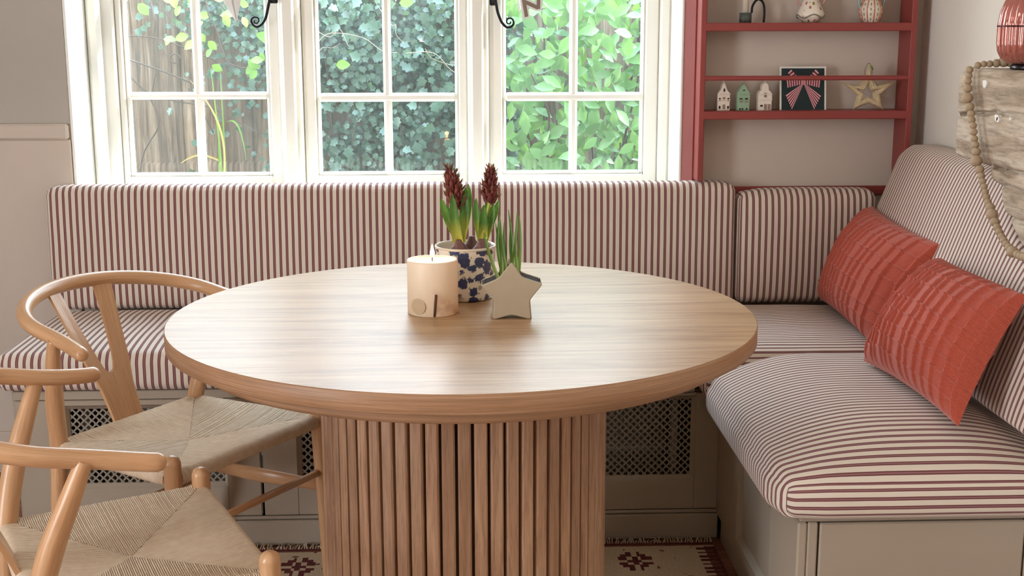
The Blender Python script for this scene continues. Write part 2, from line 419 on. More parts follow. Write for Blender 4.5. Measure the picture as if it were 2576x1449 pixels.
# ------------------------------------------------------------------ windows
def window(nm, x0, x1, g0, g1, zm, zmb, label):
    """a casement: outer stiles x0..x1, glass g0..g1, cross bar zm..zmb"""
    wnd = shell(nm)
    z0, z1 = .825, 2.005
    fr = MB()
    fr.box(x0, g0-.012, YG+.012, YG+.055, z0, z1, .004); fr.box(g1+.012, x1, YG+.012, YG+.055, z0, z1, .004)
    fr.box(g0-.012, g1+.012, YG+.012, YG+.055, z0, z0+.05, .004); fr.box(g0-.012, g1+.012, YG+.012, YG+.055, z1-.05, z1, .004)
    fo = fr.build('sash_frame', M['cream'], wnd)
    bd = MB()
    bd.box(g0-.013, g0, YG+.022, YG+.05, z0+.05, z1-.05, .006); bd.box(g1, g1+.013, YG+.022, YG+.05, z0+.05, z1-.05, .006)
    bd.box(g0, g1, YG+.022, YG+.05, z0+.05, z0+.06, .004)
    bd.build('glazing_bead', M['white'], fo)
    xm = (g0+g1)/2; rows = [z0+.055, zm, zm+.333, z1-.05]
    bar = lambda a, b, c, d: MB().box(a, b, YG+.016, YG+.05, c, d, .0075)
    bar(xm-.0125, xm+.0125, z0+.05, z1-.05).build('glazing_bar', M['cream'], wnd)
    h = zmb-zm
    for zc in (zm, zm+.333, zm+.666):
        MB().box(g0-.004, g1+.004, YG+.013, YG+.05, zc, zc+h, .0075).build('glazing_bar', M['cream'], wnd)
    for a, b in ((g0, xm-.008), (xm+.008, g1)):
        for c, d in ((z0+.04, zm+.004), (zm+h-.004, zm+.337), (zm+.333+h-.004, zm+.670), (zm+.666+h-.004, z1-.045)):
            MB().box(a-.004, b+.004, YG+.044, YG+.047, c, d).build('pane', M['glass'], wnd)
    return wnd
window('window_1', -1.050, -.556, -1.020, -.601, 1.113, 1.135, 'l')
window('window_2', -.4865, .019, -.437, -.019, 1.104, 1.130, 'm')
window('window_3', .087, .614, .140, .561, 1.104, 1.130, 'r')
def post(nm, x0, x1, proud, mat, nb=True):
    m = MB(); m.box(x0, x1, YG-proud, YG+.07, .825, 2.02, .006)
    o = struct(nm, m, mat); return o
p1 = post('trim_4', -1.130, -1.051, .0, M['white'])
MB().box(-1.128, -1.086, YG-.030, YG, .825, 2.02, .012).build('moulding', M['white'], p1)
p2 = post('trim_5', -.555, -.488, .012, M['cream'])
MB().box(-.545, -.505, YG-.026, YG-.012, .825, 2.02, .008).build('moulding', M['cream'], p2)
p3 = post('trim_6', .020, .086, .012, M['cream'])
MB().box(.030, .070, YG-.026, YG-.012, .825, 2.02, .008).build('moulding', M['cream'], p3)
p4 = post('trim_7', .615, .647, .010, M['cream'])
struct('trim_8', MB().box(XL, XR, YG-.004, YG+.07, 2.005, 2.02), M['cream'])
# wrought-iron casement fasteners
def fastener(nm, pts, plate, label):
    t = thing(nm, label, 'window catch', (plate[0], 1.40, plate[1]))
    P = spline([(x, 1.388, z) for x, z in pts], 5); n = len(P)
    MB().tube(P, [.0052-.0030*min(1, i/n*1.25) for i in range(n)], 8, round_caps=True).build('curled_tail', M['iron'], t)
    MB().box(plate[0]-.012, plate[0]+.012, 1.400, 1.4075, plate[1]-.005, plate[1]+.075, .003).build('plate', M['iron'], t)
    MB().tube([(plate[0], 1.400, plate[1]+.006), (pts[0][0], 1.386, pts[0][1]+.004)], .007, 10, round_caps=True).build('pivot', M['iron'], t)
fastener('casement_fastener', [(-.571,1.425),(-.575,1.407),(-.58,1.387),(-.586,1.363),(-.595,1.346),(-.606,1.336),(-.616,1.333),(-.626,1.339),(-.631,1.35),(-.628,1.358),(-.62,1.362),(-.611,1.359),(-.608,1.351),(-.614,1.344),(-.621,1.345),(-.622,1.351)], (-.563,1.407), 'black iron fastener with tail curling left on the left window')
fastener('casement_fastener', [(.105,1.42),(.11,1.397),(.114,1.375),(.124,1.349),(.132,1.338),(.14,1.331),(.148,1.33),(.157,1.334),(.162,1.342),(.16,1.352),(.154,1.357),(.148,1.357),(.142,1.353),(.141,1.345),(.145,1.341),(.151,1.341),(.153,1.346)], (.101,1.400), 'black iron fastener with tail curling right on the right window')

# ------------------------------------------------------------------ built-in benches
def panel_door(par, x0, x1, z0, z1, g, yf, name='door'):
    """face frame in the plane y=yf with opening g=(a,b,c,d); returns door"""
    a, b, c, d = g; m = MB(); t = .020
    m.box(x0, a, yf, yf+t, z0, z1, .0025); m.box(b, x1, yf, yf+t, z0, z1, .0025)
    m.box(a-.001, b+.001, yf, yf+t, z0, c, .0025); m.box(a-.001, b+.001, yf, yf+t, d, z1, .0025)
    o = m.build(name, M['cab'], par)
    bv = MB(); e = .010
    for q in (((a,c),(b,c),(b-e,c+e),(a+e,c+e)), ((b,c),(b,d),(b-e,d-e),(b-e,c+e)), ((b,d),(a,d),(a+e,d-e),(b-e,d-e)), ((a,d),(a,c),(a+e,c+e),(a+e,d-e))):
        bv.add([(q[0][0],yf+.001,q[0][1]),(q[1][0],yf+.001,q[1][1]),(q[2][0],yf+.012,q[2][1]),(q[3][0],yf+.012,q[3][1])], [(0,1,2,3)])
        bv.add([(q[3][0],yf+.012,q[3][1]),(q[2][0],yf+.012,q[2][1]),(q[2][0],yf+.019,q[2][1]),(q[3][0],yf+.019,q[3][1])], [(0,1,2,3)])
    bv.build('bead_moulding', M['cab'], o)
    return o
def grille(par, a, b, c, d, y):
    m = MB(); s = .0195; w2 = .0021; n = int((b-a+d-c)/s)+2
    def clip(p, q):
        t0, t1 = 0.0, 1.0
        for k, lo, hi in ((0,a,b),(1,c,d)):
            dv = q[k]-p[k]; u, v = (lo-p[k])/dv, (hi-p[k])/dv
            t0 = max(t0, min(u, v)); t1 = min(t1, max(u, v))
        if t1-t0 < .01: return None
        f = lambda t: (p[0]+(q[0]-p[0])*t, p[1]+(q[1]-p[1])*t)
        return f(t0), f(t1)
    H = d-c
    for sg in (1, -1):
        for i in range(-int(H/s)-1, int((b-a)/s)+int(H/s)+2):
            x = a+i*s
            r = clip((x, c-.001) if sg > 0 else (x, d+.001), (x+H+.002, d+.001) if sg > 0 else (x+H+.002, c-.001))
            if not r: continue
            (x0, z0), (x1, z1) = r; nx, nz = -(z1-z0), (x1-x0); L = math.hypot(nx, nz); nx, nz = nx/L*w2, nz/L*w2; yy = y+(.0006 if sg > 0 else 0)
            m.add([(x0-nx,yy,z0-nz),(x1-nx,yy,z1-nz),(x1+nx,yy,z1+nz),(x0+nx,yy,z0+nz),(x0-nx,yy+.002,z0-nz),(x1-nx,yy+.002,z1-nz),(x1+nx,yy+.002,z1+nz),(x0+nx,yy+.002,z0+nz)],
                  [(0,1,2,3),(4,7,6,5),(0,4,5,1),(3,2,6,7)])
    # small lobes that turn the diamonds into four-leaf holes
    i = 0
    z = c; row = 0
    while z < d:
        x = a+(s/2 if row % 2 else 0)
        while x < b:
            e = .0042
            m.add([(x-e,y+.0012,z),(x,y+.0012,z-e),(x+e,y+.0012,z),(x,y+.0012,z+e)], [(0,1,2,3)])
            x += s
        z += s/2; row += 1
    o = m.build('lattice_grille', M['grille'], par, recalc=False); o['kind'] = 'stuff'; return o
M['grille'] = plain('grille_metal', srgb(150,140,124), .5, .2)
YB = .595
bench = thing('window_bench', 'long mushroom painted bench base with lattice doors under the windows', 'bench', (-.25, .9, 0))
XB0, XB1 = -1.15, .668
m = MB(); m.box(XB0, XB0+.02, YB+.005, 1.195, .0, .415, .002); m.box(XB0, .60, YB+.001, 1.195, .40, .424, .002); m.box(.6005, 1.30, .617, 1.195, .375, .402, .002); m.box(XB0+.02, .70, 1.17, 1.195, .0, .40)
m.build('carcass', M['cab'], bench)
MB().box(XB0+.002, XB1, YB-.012, YB+.008, .001, .070, .003).build('plinth', M['cab'], bench)
MB().box(XB0+.002, XB1, YB-.005, YB+.008, .0705, .080, .003).build('plinth_cap', M['cab'], bench)
MB().box(XB0+.02, .70, 1.05, 1.06, .02, .39).build('back_shade_sheet', M['dark'], bench)  # near-black sheets stand in for the shade inside the bench
MB().box(XB0+.02, .70, YB+.02, 1.05, .001, .012).build('floor_shade_sheet', M['dark'], bench)
for x0, x1, a, b in ((-1.145,-.528,-1.02,-.613), (-.522,.070,-.432,-.02), (.076,.667,.165,.603)):
    d_ = panel_door(bench, x0, x1, .0815, .399, (a, b, .163, .390 if x0 > .05 else .384), YB-.002)
    grille(d_, a+.004, b-.004, .166, .382, YB+.012)
M['pipe'] = plain('radiator_paint', srgb(226,220,206), .4)
rad = thing('radiator', 'pale radiator glimpsed behind the lattice grilles of the window bench', 'radiator', (-.2, .80, .06))
for x0, x1 in ((-.985, -.52), (.02, .56)):
    MB().box(x0, x1, .78, .82, .10, .34, .006).build('panel', plain('radiator_panel', srgb(150,140,124), .6), rad)
    MB().box(x0, x1, .765, .835, .185, .20, .004).build('rail', M['pipe'], rad)
for x in (-1.0, .565):
    MB().tube([(x, .70, .0), (x, .70, .37)], .011, 12).build('pipe', M['pipe'], rad)
# right-hand bench: its long side faces the table, its end faces the camera
XF, YE = .664, -.205
rb = thing('side_bench', 'mushroom painted bench base against the right wall under the striped corner seats', 'bench', (1.0, .2, 0))
m = MB(); m.box(XF+.004, 1.345, YE+.004, YB-.02, .360, .370, .002); m.box(XF+.02, 1.345, .55, .57, 0, .36); m.box(1.33, 1.345, YE+.02, .55, 0, .36); m.box(XF+.02, 1.33, YE+.02, .55, .0, .012)
m.build('carcass', M['cab'], rb)
# side frame with sunk panel
m = MB(); ya, yc, za, zc = .02, .345, .10, .305
m.box(XF, XF+.02, yc, YB-.004, 0.07, .36, .0025); m.box(XF, XF+.02, YE, ya, 0.0, .36, .004)
m.box(XF, XF+.02, ya-.001, yc+.001, 0.07, za, .0025); m.box(XF, XF+.02, ya-.001, yc+.001, zc, .36, .0025)
sf = m.build('side_frame', M['cab'], rb)
MB().box(XF+.011, XF+.018, ya-.004, yc+.004, za-.004, zc+.004).build('sunk_panel', M['cab'], sf)
bv = MB(); e = .012
for q in (((ya,za),(yc,za),(yc-e,za+e),(ya+e,za+e)), ((yc,za),(yc,zc),(yc-e,zc-e),(yc-e,za+e)), ((yc,zc),(ya,zc),(ya+e,zc-e),(yc-e,zc-e)), ((ya,zc),(ya,za),(ya+e,za+e),(ya+e,zc-e))):
    bv.add([(XF+.001,q[0][0],q[0][1]),(XF+.001,q[1][0],q[1][1]),(XF+.011,q[2][0],q[2][1]),(XF+.011,q[3][0],q[3][1])], [(0,1,2,3)])
bv.build('bead_moulding', M['cab'], sf)
MB().box(XF+.008, XF+.02, YE+.02, YB-.03, 0.0, .07, .002).build('plinth', M['cab'], rb)
# end face
m = MB(); m.box(XF+.0205, .705, YE, YE+.02, 0.0, .36, .003)
m.build('end_stile', M['cab'], rb)
MB().box(1.13, 1.345, YE, YE+.02, 0, .36, .003).build('end_stile', M['cab'], rb)
MB().box(.709, 1.126, YE, YE+.02, .004, .358, .003).build('end_door', M['cab'], rb)

# ------------------------------------------------------------------ upholstery
def stops(lo, hi, r, n):
    e = [0, r*.25, r*.55, r*.8, r]
    mid = [lo+r+(hi-lo-2*r)*i/n for i in range(1, n)]
    return [lo+x for x in e]+mid+[hi-x for x in reversed(e)]
def cushion(bx, r, nd, axis, deform=None, far='z'):
    """rounded box bx=(x0,x1,y0,y1,z0,z1) with ticking stripes: u counts along `axis`; deform moves points"""
    lo = [bx[0],bx[2],bx[4]]; hi = [bx[1],bx[3],bx[5]]
    st = [stops(lo[d], hi[d], r, nd[d]) for d in range(3)]
    m = MB(); key = {}
    def vid(p):
        k = tuple(round(c, 5) for c in p)
        if k not in key:
            q = Vector([min(max(p[d], lo[d]+r), hi[d]-r) for d in range(3)]); dv = Vector(p)-q
            w_ = q+dv.normalized()*r if dv.length > 1e-7 else q
            if deform: w_ = deform(w_, Vector(p))
            key[k] = len(m.v); m.v.append(w_)
        return key[k]
    def U(p, d, sg):
        oth = {'z': 2, 'y': 1, 'x': 0}[far]
        u = p[axis]
        if d == axis: u = (hi[axis]+abs(hi[oth]-p[oth])) if sg else (lo[axis]-abs(hi[oth]-p[oth]))
        v_ = sum(p[k] for k in range(3) if k != axis)
        return (u, v_)
    for d in range(3):
        a, b = [k for k in range(3) if k != d]
        for sg in (0, 1):
            for i in range(len(st[a])-1):
                for j in range(len(st[b])-1):
                    q = []
                    for (di, dj) in ((0,0),(1,0),(1,1),(0,1)):
                        p = [0,0,0]; p[d] = hi[d] if sg else lo[d]; p[a] = st[a][i+di]; p[b] = st[b][j+dj]; q.append(p)
                    if (sg == 1) == (d == 1): q = q[::-1]
                    m.f.append([vid(p) for p in q]); m.uv.append([U(p, d, sg) for p in q]); m.mi.append(0); m.sm.append(True)
    return m
def par01(v, a, b): return max(0.0, min(1.0, (v-a)/(b-a)))
def lerp(K, y):
    for (a, p_), (b, q_) in zip(K, K[1:]):
        if y <= b: return p_+(q_-p_)*par01(y, a, b)
    return K[-1][1]
def wrinkle(p, amp, sc): return amp*(noise.noise(Vector(p)*sc))
# window bench seat (stripes run front to back)
def dm(bx, puff, amp=.004, wall=0.0):
    def f(w_, p):
        u = par01(p.x, bx[0], bx[1]); v = par01(p.y, bx[2], bx[3])
        t = par01(p.z, bx[4], bx[5]); k = (1-(2*u-1)**6)*(1-(2*v-1)**4)
        w_ = w_.copy(); w_.z += puff*k*t + wrinkle(p, amp, 9)*t*k
        # bulge of the sides
        return w_
    return f
def lean(y_top, bx):
    def f(w_, p):
        t = par01(p.z, bx[4], bx[5]); w_ = w_.copy()
        u = par01(p.x, bx[0], bx[1]); k = (1-(2*u-1)**8)*(1-(2*t-1)**4)
        front = 1-par01(p.y, bx[2], bx[3])
        w_.y += t*y_top - .010*k*front
        w_.z += wrinkle((p.x*1.0, 0, 3), .003, 6)*t - .006*(1-par01(p.x, bx[0], bx[0]+.05))*t-.006*(1-par01(-p.x, -bx[1], -bx[1]+.05))*t
        return w_
    return f
bx = (-1.180, .600, .565, 1.10, .428, .525)
cushion(bx, .028, (40,14,3), 0, dm(bx, .016)).place('seat_cushion', M['tick'], 'long red striped seat cushion on the bench below the windows', 'cushion')
bx = (.604, 1.115, .500, 1.08, .404, .522)
def corner_deform(w_, p, bx=bx):
    u = par01(p.x, .604, 1.115); v = par01(p.y, .5, 1.08); t = par01(p.z, .404, .522); k = (1-(2*u-1)**6)*(1-(2*v-1)**6)
    w_ = w_.copy(); w_.z += (.018*k+wrinkle(p, .004, 10)*k)*t
    return w_
cushion(bx, .028, (16,16,3), 1, corner_deform).place('seat_cushion', M['tick'], 'striped square seat cushion in the corner where the benches meet', 'cushion')
bx = (.604, 1.240, -.245, .497, .372, .462)
def near_deform(w_, p):
    u = par01(p.x, .604, 1.240); v = par01(p.y, -.245, .497); t = par01(p.z, .372, .462)
    ku = (1-max(0, 1-u/.47)**2.6)*(1-.45*min(1.3, max(0, (u-.60)/.26))**2); kv = (1-max(0, 1-v/.42)**2.8)*(1-.10*max(0, (v-.86)/.14)**2)
    w_ = w_.copy(); w_.z += (.077*ku*kv+wrinkle(p, .0025, 7)*ku*kv)*t
    c = (1-par01(p.x, .604, .71))*(1-par01(p.y, -.245, -.15)); w_.x += .022*c; w_.y += .016*c; w_.z -= .010*c*t
    return w_
cushion(bx, .034, (26,44,4), 1, near_deform).place('seat_cushion', M['tick'], 'plump striped seat cushion at the near end of the side bench', 'cushion')
bx = (-1.195, .800, 1.085, 1.175, .527, .885)
cushion(bx, .022, (44,3,12), 0, lean(.014, bx), 'y').place('back_cushion', M['tick'], 'very long striped back cushion running below the window sill', 'cushion')
bx = (.806, 1.225, 1.092, 1.18, .525, .862)
def short_back(w_, p):
    t = par01(p.z, .525, .862); u = par01(p.x, .806, 1.225); k = (1-(2*u-1)**4)*(1-(2*t-1)**4); front = 1-par01(p.y, 1.092, 1.18)
    w_ = w_.copy(); w_.y += t*.012-.018*k*front; w_.z += (-.012*(1-par01(u,0,.18))-.012*par01(u,.88,1)**2+wrinkle(p,.002,12))*t
    return w_
cushion(bx, .026, (16,3,12), 0, short_back, 'y').place('back_cushion', M['tick'], 'short striped back cushion in the corner below the red shelves', 'cushion')
# right-hand back cushion: leans on the right wall, its top cut away along the timber
def ztop(y):
    K = [(-.25,.80),(-.02,.81),(.06,.845),(.145,.895),(.165,.92),(.19,.955),(.236,.975),(.26,1.0),(.40,1.003),(1.0,1.003),(1.09,1.0)]
    for (a, p_), (b, q_) in zip(K, K[1:]):
        if y <= b: return p_+(q_-p_)*par01(y, a, b)
    return 1.0
bx = (1.10, 1.20, -.235, 1.075, .532, 1.0)
def side_back(w_, p):
    t = par01(p.z, .53, 1.0); y = min(max(p.y, -.235), 1.075); zt = ztop(y)
    w_ = w_.copy(); w_.z = .53+(w_.z-.53)*(zt-.53)/.47
    hgt = (w_.z-.53); front = 1-par01(p.x, 1.10, 1.20); v = par01(p.y, -.235, 1.075)
    k = (1-(2*v-1)**8)*(1-(2*t-1)**4)
    w_.x += .35*hgt*(1 if front > .0 else 1) - .012*k*front
    w_.x = min(w_.x, 1.352)
    w_.z += wrinkle((p.y*2, 1, 1), .003, 5)*t
    w_.z -= .035*max(0, (p.y-1.0)/.075)**2*t
    return w_
cushion(bx, .03, (3,44,16), 1, side_back, 'x').place('back_cushion', M['tick'], 'tall striped back cushion leaning on the right wall beside the old timber', 'cushion')

# ---- terracotta scatter cushions
def pillow(c4, thick, label, seed):
    """c4: far-bottom, near-bottom, near-top, far-top corners"""
    A, B, D, E = [Vector(c) for c in c4]; m = MB(); r_ = random.Random(seed)
    cols = []; x = 0.0
    while x < 1: x += r_.uniform(.055, .10); cols.append(x)
    rows_ = []; x = 0.02
    while x < 1: x += r_.uniform(.09, .16); rows_.append(x)
    nrm = ((B-A).cross(E-A)).normalized()
    if nrm.x > 0: nrm = -nrm
    def base(u, v):
        # sides bow inwards between the corners
        uu = .5+(u-.5)*(1-.07*(1-(2*v-1)**2)*abs(2*u-1)**2); vv = .5+(v-.5)*(1-.07*(1-(2*u-1)**2)*abs(2*v-1)**2)
        return A*(1-uu)*(1-vv)+B*uu*(1-vv)+D*uu*vv+E*(1-uu)*vv
    for side, n in ((1, 180), (-1, 60)):
        P = []; T = []
        for i in range(n+1):
            row = []; tr = []
            for j in range(n+1):
                u, v = j/n, i/n
                pf = ((1-(2*u-1)**2)**.42)*((1-(2*v-1)**2)**.42)
                pf = max(0, pf); h = thick*(.72 if side > 0 else .08)*pf
                wob = .002*noise.noise(Vector((u*9+seed, v*9, side)))
                uw = u+.010*noise.noise(Vector((u*3, v*4, seed))); vw = v+.014*noise.noise(Vector((u*5, v*3, seed+5)))
                rib = 0
                for c in cols: rib = max(rib, math.exp(-((uw-c)/.0065)**2)-.55*math.exp(-((uw-c-.016)/.008)**2))
                rb_ = 0
                for c in rows_: rb_ = max(rb_, math.exp(-((vw-c)/.007)**2)-.4*math.exp(-((vw-c-.016)/.008)**2))
                h += (.0085*rib+.0065*rb_*(.6+.4*noise.noise(Vector((u*40, v*40, seed))))+wob)*min(1, pf*3)
                h += .006*noise.noise(Vector((u*2.5+seed*3, v*2.5, 2)))*pf
                row.append(base(u, v)+nrm*h*side); tr.append((u*.45, v*.45))
            P.append(row); T.append(tr)
        m.grid(P, False, T)
    return m.place('scatter_cushion', M['terra'], label, 'cushion', )
pillow(((1.045,1.035,.548),(1.035,.500,.540),(1.190,.500,.800),(1.185,1.045,.822)), .125, 'terracotta woven cushion in the corner behind the nearer terracotta cushion', 3)
pillow(((.955,.335,.548),(.985,-.180,.548),(1.135,-.115,.80),(1.150,.385,.785)), .135, 'terracotta woven cushion nearest the front on the side bench', 8)

# ------------------------------------------------------------------ round table
tb = thing('round_table', 'round oak table with a fluted drum pedestal in the room centre', 'table', (0,0,0))
N = 128
top = MB(); pr = [(0,.75),(.5,.75),(.5985,.75),(.6,.7485),(.6,.7155),(.5985,.714),(0,.714)]
v = []; f = []; uvs = []
for (r, z) in pr[1:-1]:
    for j in range(N): v.append((r*math.cos(2*PI*j/N), r*math.sin(2*PI*j/N), z))
nr = len(pr)-2
top.add(v[:N], [list(range(N))]); top.add(v[(nr-1)*N:nr*N], [list(range(N))[::-1]])
for i in range(nr-1):
    ff = []; uu = []
    for j in range(N):
        k = (j+1) % N; ff.append([i*N+j, i*N+k, (i+1)*N+k, (i+1)*N+j]); uu.append([(j/N*3.77, v[i*N][2]),((j+1)/N*3.77, v[i*N][2]),((j+1)/N*3.77, v[(i+1)*N][2]),(j/N*3.77, v[(i+1)*N][2])])
    top.add(v, ff, uu, 1 if 0 < i else 0, i > 1)
top.build('tabletop', [M['table'], M['rim']], tb)
MB().lathe([(.30,.672),(.548,.684),(.552,.690),(.552,.7135),(.30,.7135)], N).build('apron_ring', M['rim'], tb)
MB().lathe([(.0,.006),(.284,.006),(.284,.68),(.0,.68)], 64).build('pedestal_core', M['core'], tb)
ns = 60; sl = None
sm = MB().box(-.0124, .0124, -.298, -.282, .006, .676, .003)
me_slat = sm.mesh('slat', [M['slat']])
for k in range(ns):
    o = bpy.data.objects.new('slat', me_slat); o.matrix_basis = Matrix.Rotation(2*PI*k/ns, 4, 'Z'); link(o, tb)

# ------------------------------------------------------------------ wishbone chairs
G = dict(fw=.233, rw=.209, d=.366, b=.257, a=.201, xc=-.145, xt=.001, bt=.286, zb=.742, zt=.676, xl=-.104, bl=.266)
def chair_ring():
    arc = []
    for i in range(49):
        t = -PI/2+PI*i/48; arc.append((G['xc']-G['a']*math.cos(t), G['b']*math.sin(t)))
    e2 = [(G['xc']+(G['xt']-G['xc'])*s/10, G['b']+(G['bt']-G['b'])*(s/10)**2) for s in range(1, 11)]
    P = [(x, -y) for x, y in reversed(e2)]+arc+e2
    return [Vector((x, y, G['zt']+(G['zb']-G['zt'])*par01(G['xt']-x, 0, G['xt']-(G['xc']-G['a']))**1.3)) for x, y in P]
def cord_mesh(zr, zc):
    m = MB(); hf, hr, d = G['fw'], G['rw'], G['d']/2
    cor = {'fl': Vector((d, hf, 0)), 'fr': Vector((d, -hf, 0)), 'rl': Vector((-d, hr, 0)), 'rr': Vector((-d, -hr, 0))}
    O = Vector((.0, 0, 0)); rr_ = .0145; cr = .0019
    r_ = random.Random(4)
    for A, B in (('fr','fl'), ('fl','rl'), ('rl','rr'), ('rr','fr')):
        a, b = cor[A], cor[B]; L = (b-a).length; t = (b-a)/L; n = Vector((-t.y, t.x, 0))
        if n.dot(O-a) < 0: n = -n
        h = n.dot(O-a); so = t.dot(O-a); cnt = int((L-.03)/.0037)
        for i in range(cnt):
            s = .015+(L-.03)*(i+.5)/cnt
            k = s/so if s < so else (L-s)/(L-so)
            reach = h*k; base = a+t*s
            zend = zr+(zc-zr)*k
            js = r_.uniform(-.0006,.0006)
            pts = []
            for ang in (-70, -20, 30, 65):
                an = math.radians(ang); pts.append(base-n*(rr_*math.cos(an))+Vector((0,0,zr-rr_+rr_*math.sin(an)+js)))
            if reach > .004:
                pts.append(base+Vector((0,0,zr+.0006+js)))
                if reach > .02: pts.append(base+n*reach*.5+Vector((0,0,zr+(zend-zr)*.55-.002+js)))
                pts.append(base+n*reach+Vector((0,0,zend+js)))
            m.tube(pts, cr, 5, False)
    return m
def make_chair(label, pose):
    t = thing('wishbone_chair', label, 'chair', (0,0,0), 0, 'wishbone chairs at the table')
    be = M['beech']; R = chair_ring(); n = len(R)
    rad_ = [.0150+.0020*math.sin(PI*i/(n-1)) for i in range(n)]
    MB().tube(R, rad_, 16, round_caps=True).build('arm_rail', be, t)
    d = G['d']/2; ZS = .425
    for s in (1, -1):
        P = spline([(d+.012, s*(G['fw']+.006), 0), (d+.006, s*(G['fw']+.004), .22), (d, s*G['fw'], ZS), (d, s*G['fw'], .462)], 6); k = len(P)
        MB().tube(P, [.0115+.0065*par01(i/(k-1), 0, .6) for i in range(k)], 14, round_caps=True).build('front_leg', be, t)
    for s in (1, -1):
        zl = .690
        P = spline([(-d-.05, s*(G['rw']+.018), 0), (-d-.014, s*(G['rw']+.006), .25), (-d, s*G['rw'], ZS), (-d+.022, s*(G['rw']+.02), .53), (G['xl']-.022, s*(G['bl']-.012), .63), (G['xl'], s*G['bl'], zl)], 7); k = len(P)
        MB().tube(P, [(.0125+.0075*par01(i/(k-1), 0, .42))*(1-.38*par01(i/(k-1), .62, 1)) for i in range(k)], 14).build('rear_leg', be, t)
    rails = MB()
    z0 = ZS-.004
    rails.tube([(d, -G['fw'], z0), (d, G['fw'], z0)], .0125, 10); rails.tube([(-d, -G['rw'], z0), (-d, G['rw'], z0)], .0125, 10)
    for s in (1, -1): rails.tube([(-d, s*G['rw'], z0), (d, s*G['fw'], z0)], .0125, 10)
    rails.build('seat_frame', be, t)
    MB().tube([(d+.004, -G['fw'], .300), (d+.004, G['fw'], .300)], [.0085, .0085], 10).build('stretcher', be, t)
    for s in (1, -1):
        MB().tube([(-d-.01, s*G['rw'], .265), (0, s*(G['rw']+G['fw'])/2, .262), (d+.004, s*G['fw'], .265)], [.010,.014,.010], 12, flat=((0,0,1), 1.35, .62)).build('stretcher', be, t)
    MB().tube([(-d-.012, -G['rw'], .22), (-d-.012, G['rw'], .22)], .009, 10).build('stretcher', be, t)
    # Y-shaped splat
    xb, xt_ = -d, G['xc']-G['a']
    def sp(a, q, o):
        zz = .412+(.735-.412)*q; return Vector((xb+(xt_-xb)*(q**1.15)+(a*a*2.2)*q+o, a, zz))
    WO = [(0,.040),(.30,.047),(.45,.060),(.70,.074),(1.0,.092)]
    WI = [(.398,.0),(.402,.008),(.415,.014),(.44,.018),(.52,.025),(.74,.040),(1.0,.052)]
    lev = [.398*i/8 for i in range(9)]+[.402,.408,.415,.425,.44,.48,.52,.60,.68,.76,.84,.92,1.0]
    m = MB(); th = .0048
    def ring4(a0, a1, q): return [sp(a0,q,th), sp((a0+a1)/2,q,th), sp(a1,q,th), sp(a1,q,-th), sp((a0+a1)/2,q,-th), sp(a0,q,-th)]
    ruv = lambda R_, q: [(q*.33, .03*k_) for k_ in range(6)]
    lo_ = lev[:9]; m.grid([ring4(-lerp(WO,q), lerp(WO,q), q) for q in lo_], True, [ruv(0,q) for q in lo_], smooth=False)
    for s in (-1, 1):
        hi_ = lev[8:]; m.grid([ring4(s*lerp(WI,q), s*lerp(WO,q), q) for q in hi_], True, [ruv(0,q) for q in hi_], smooth=False)
    m.build('splat', be, t)
    # woven seat: a thin pad with the cords laid over it
    pad = MB(); h = .0022
    q = [(d, -G['fw']), (d, G['fw']), (-d, G['rw']), (-d, -G['rw'])]
    vz = [(x, y, ZS+.006-h) for x, y in q]+[(0,0,.408)]+[(x*.98, y*.98, ZS-.010) for x, y in q]+[(0,0,.398)]
    pad.add(vz, [(0,1,4),(1,2,4),(2,3,4),(3,0,4),(6,5,9),(7,6,9),(8,7,9),(5,8,9),(0,5,6,1),(1,6,7,2),(2,7,8,3),(3,8,5,0)])
    so = pad.build('seat', M['cord'], t)
    co = cord_mesh(.4385, .4115).build('paper_cord', M['cord'], so, recalc=False); co['kind'] = 'stuff'
    t.matrix_basis = Matrix.Translation(pose[:2]+(0.004,)) @ Matrix.Rotation(pose[2], 4, 'Z')
    return t
ch1 = make_chair('beech wishbone chair pushed under the table in front of the striped bench', (-.622, .206, -.570))
ch2 = copy_tree(ch1, None, Matrix.Translation((-.589, -.449, .004)) @ Matrix.Rotation(.436, 4, 'Z'))
ch2['label'] = 'beech wishbone chair nearest the camera, cut off by the picture edge'

# ------------------------------------------------------------------ things on the table
ZT = .7502
def wax():
    k = NT('candle_wax'); co = k.coord('Object', (1,1,1)); sp_ = k.n('ShaderNodeSeparateXYZ'); k.l(co, sp_.inputs[0])
    n = k.noise(k.coord('Object', (26,26,26)), 1, 3); low = k.ramp(sp_.outputs[2], [(.0,(1,1,1)),(.045,(.5,.5,.5)),(.065,(0,0,0))])
    blot = k.math('MULTIPLY', k.ramp(n, [(.54,(0,0,0)),(.66,(1,1,1))]), low)
    k.base(k.mix(k.math('MULTIPLY', blot, .6), srgb(238,228,204), srgb(170,132,96))); k.rough(.45)
    k.b.inputs['Subsurface Weight'].default_value = .35; k.b.inputs['Subsurface Radius'].default_value = (.007,.004,.002); k.b.inputs['Subsurface Scale'].default_value = 1.0
    tr = k.n('ShaderNodeBsdfTranslucent'); tr.inputs[0].default_value = (1,.55,.25,1); mx = k.n('ShaderNodeMixShader'); mx.inputs[0].default_value = .10
    k.l(k.b.outputs[0], mx.inputs[1]); k.l(tr.outputs[0], mx.inputs[2]); k.l(mx.outputs[0], k.o.inputs[0]); return k.m
M['wax'] = wax()
cx, cy = -.0625, .012
cd_ = thing('pillar_candle', 'thick ivory pillar candle burning on the table beside the floral pot', 'candle', (cx, cy, ZT))
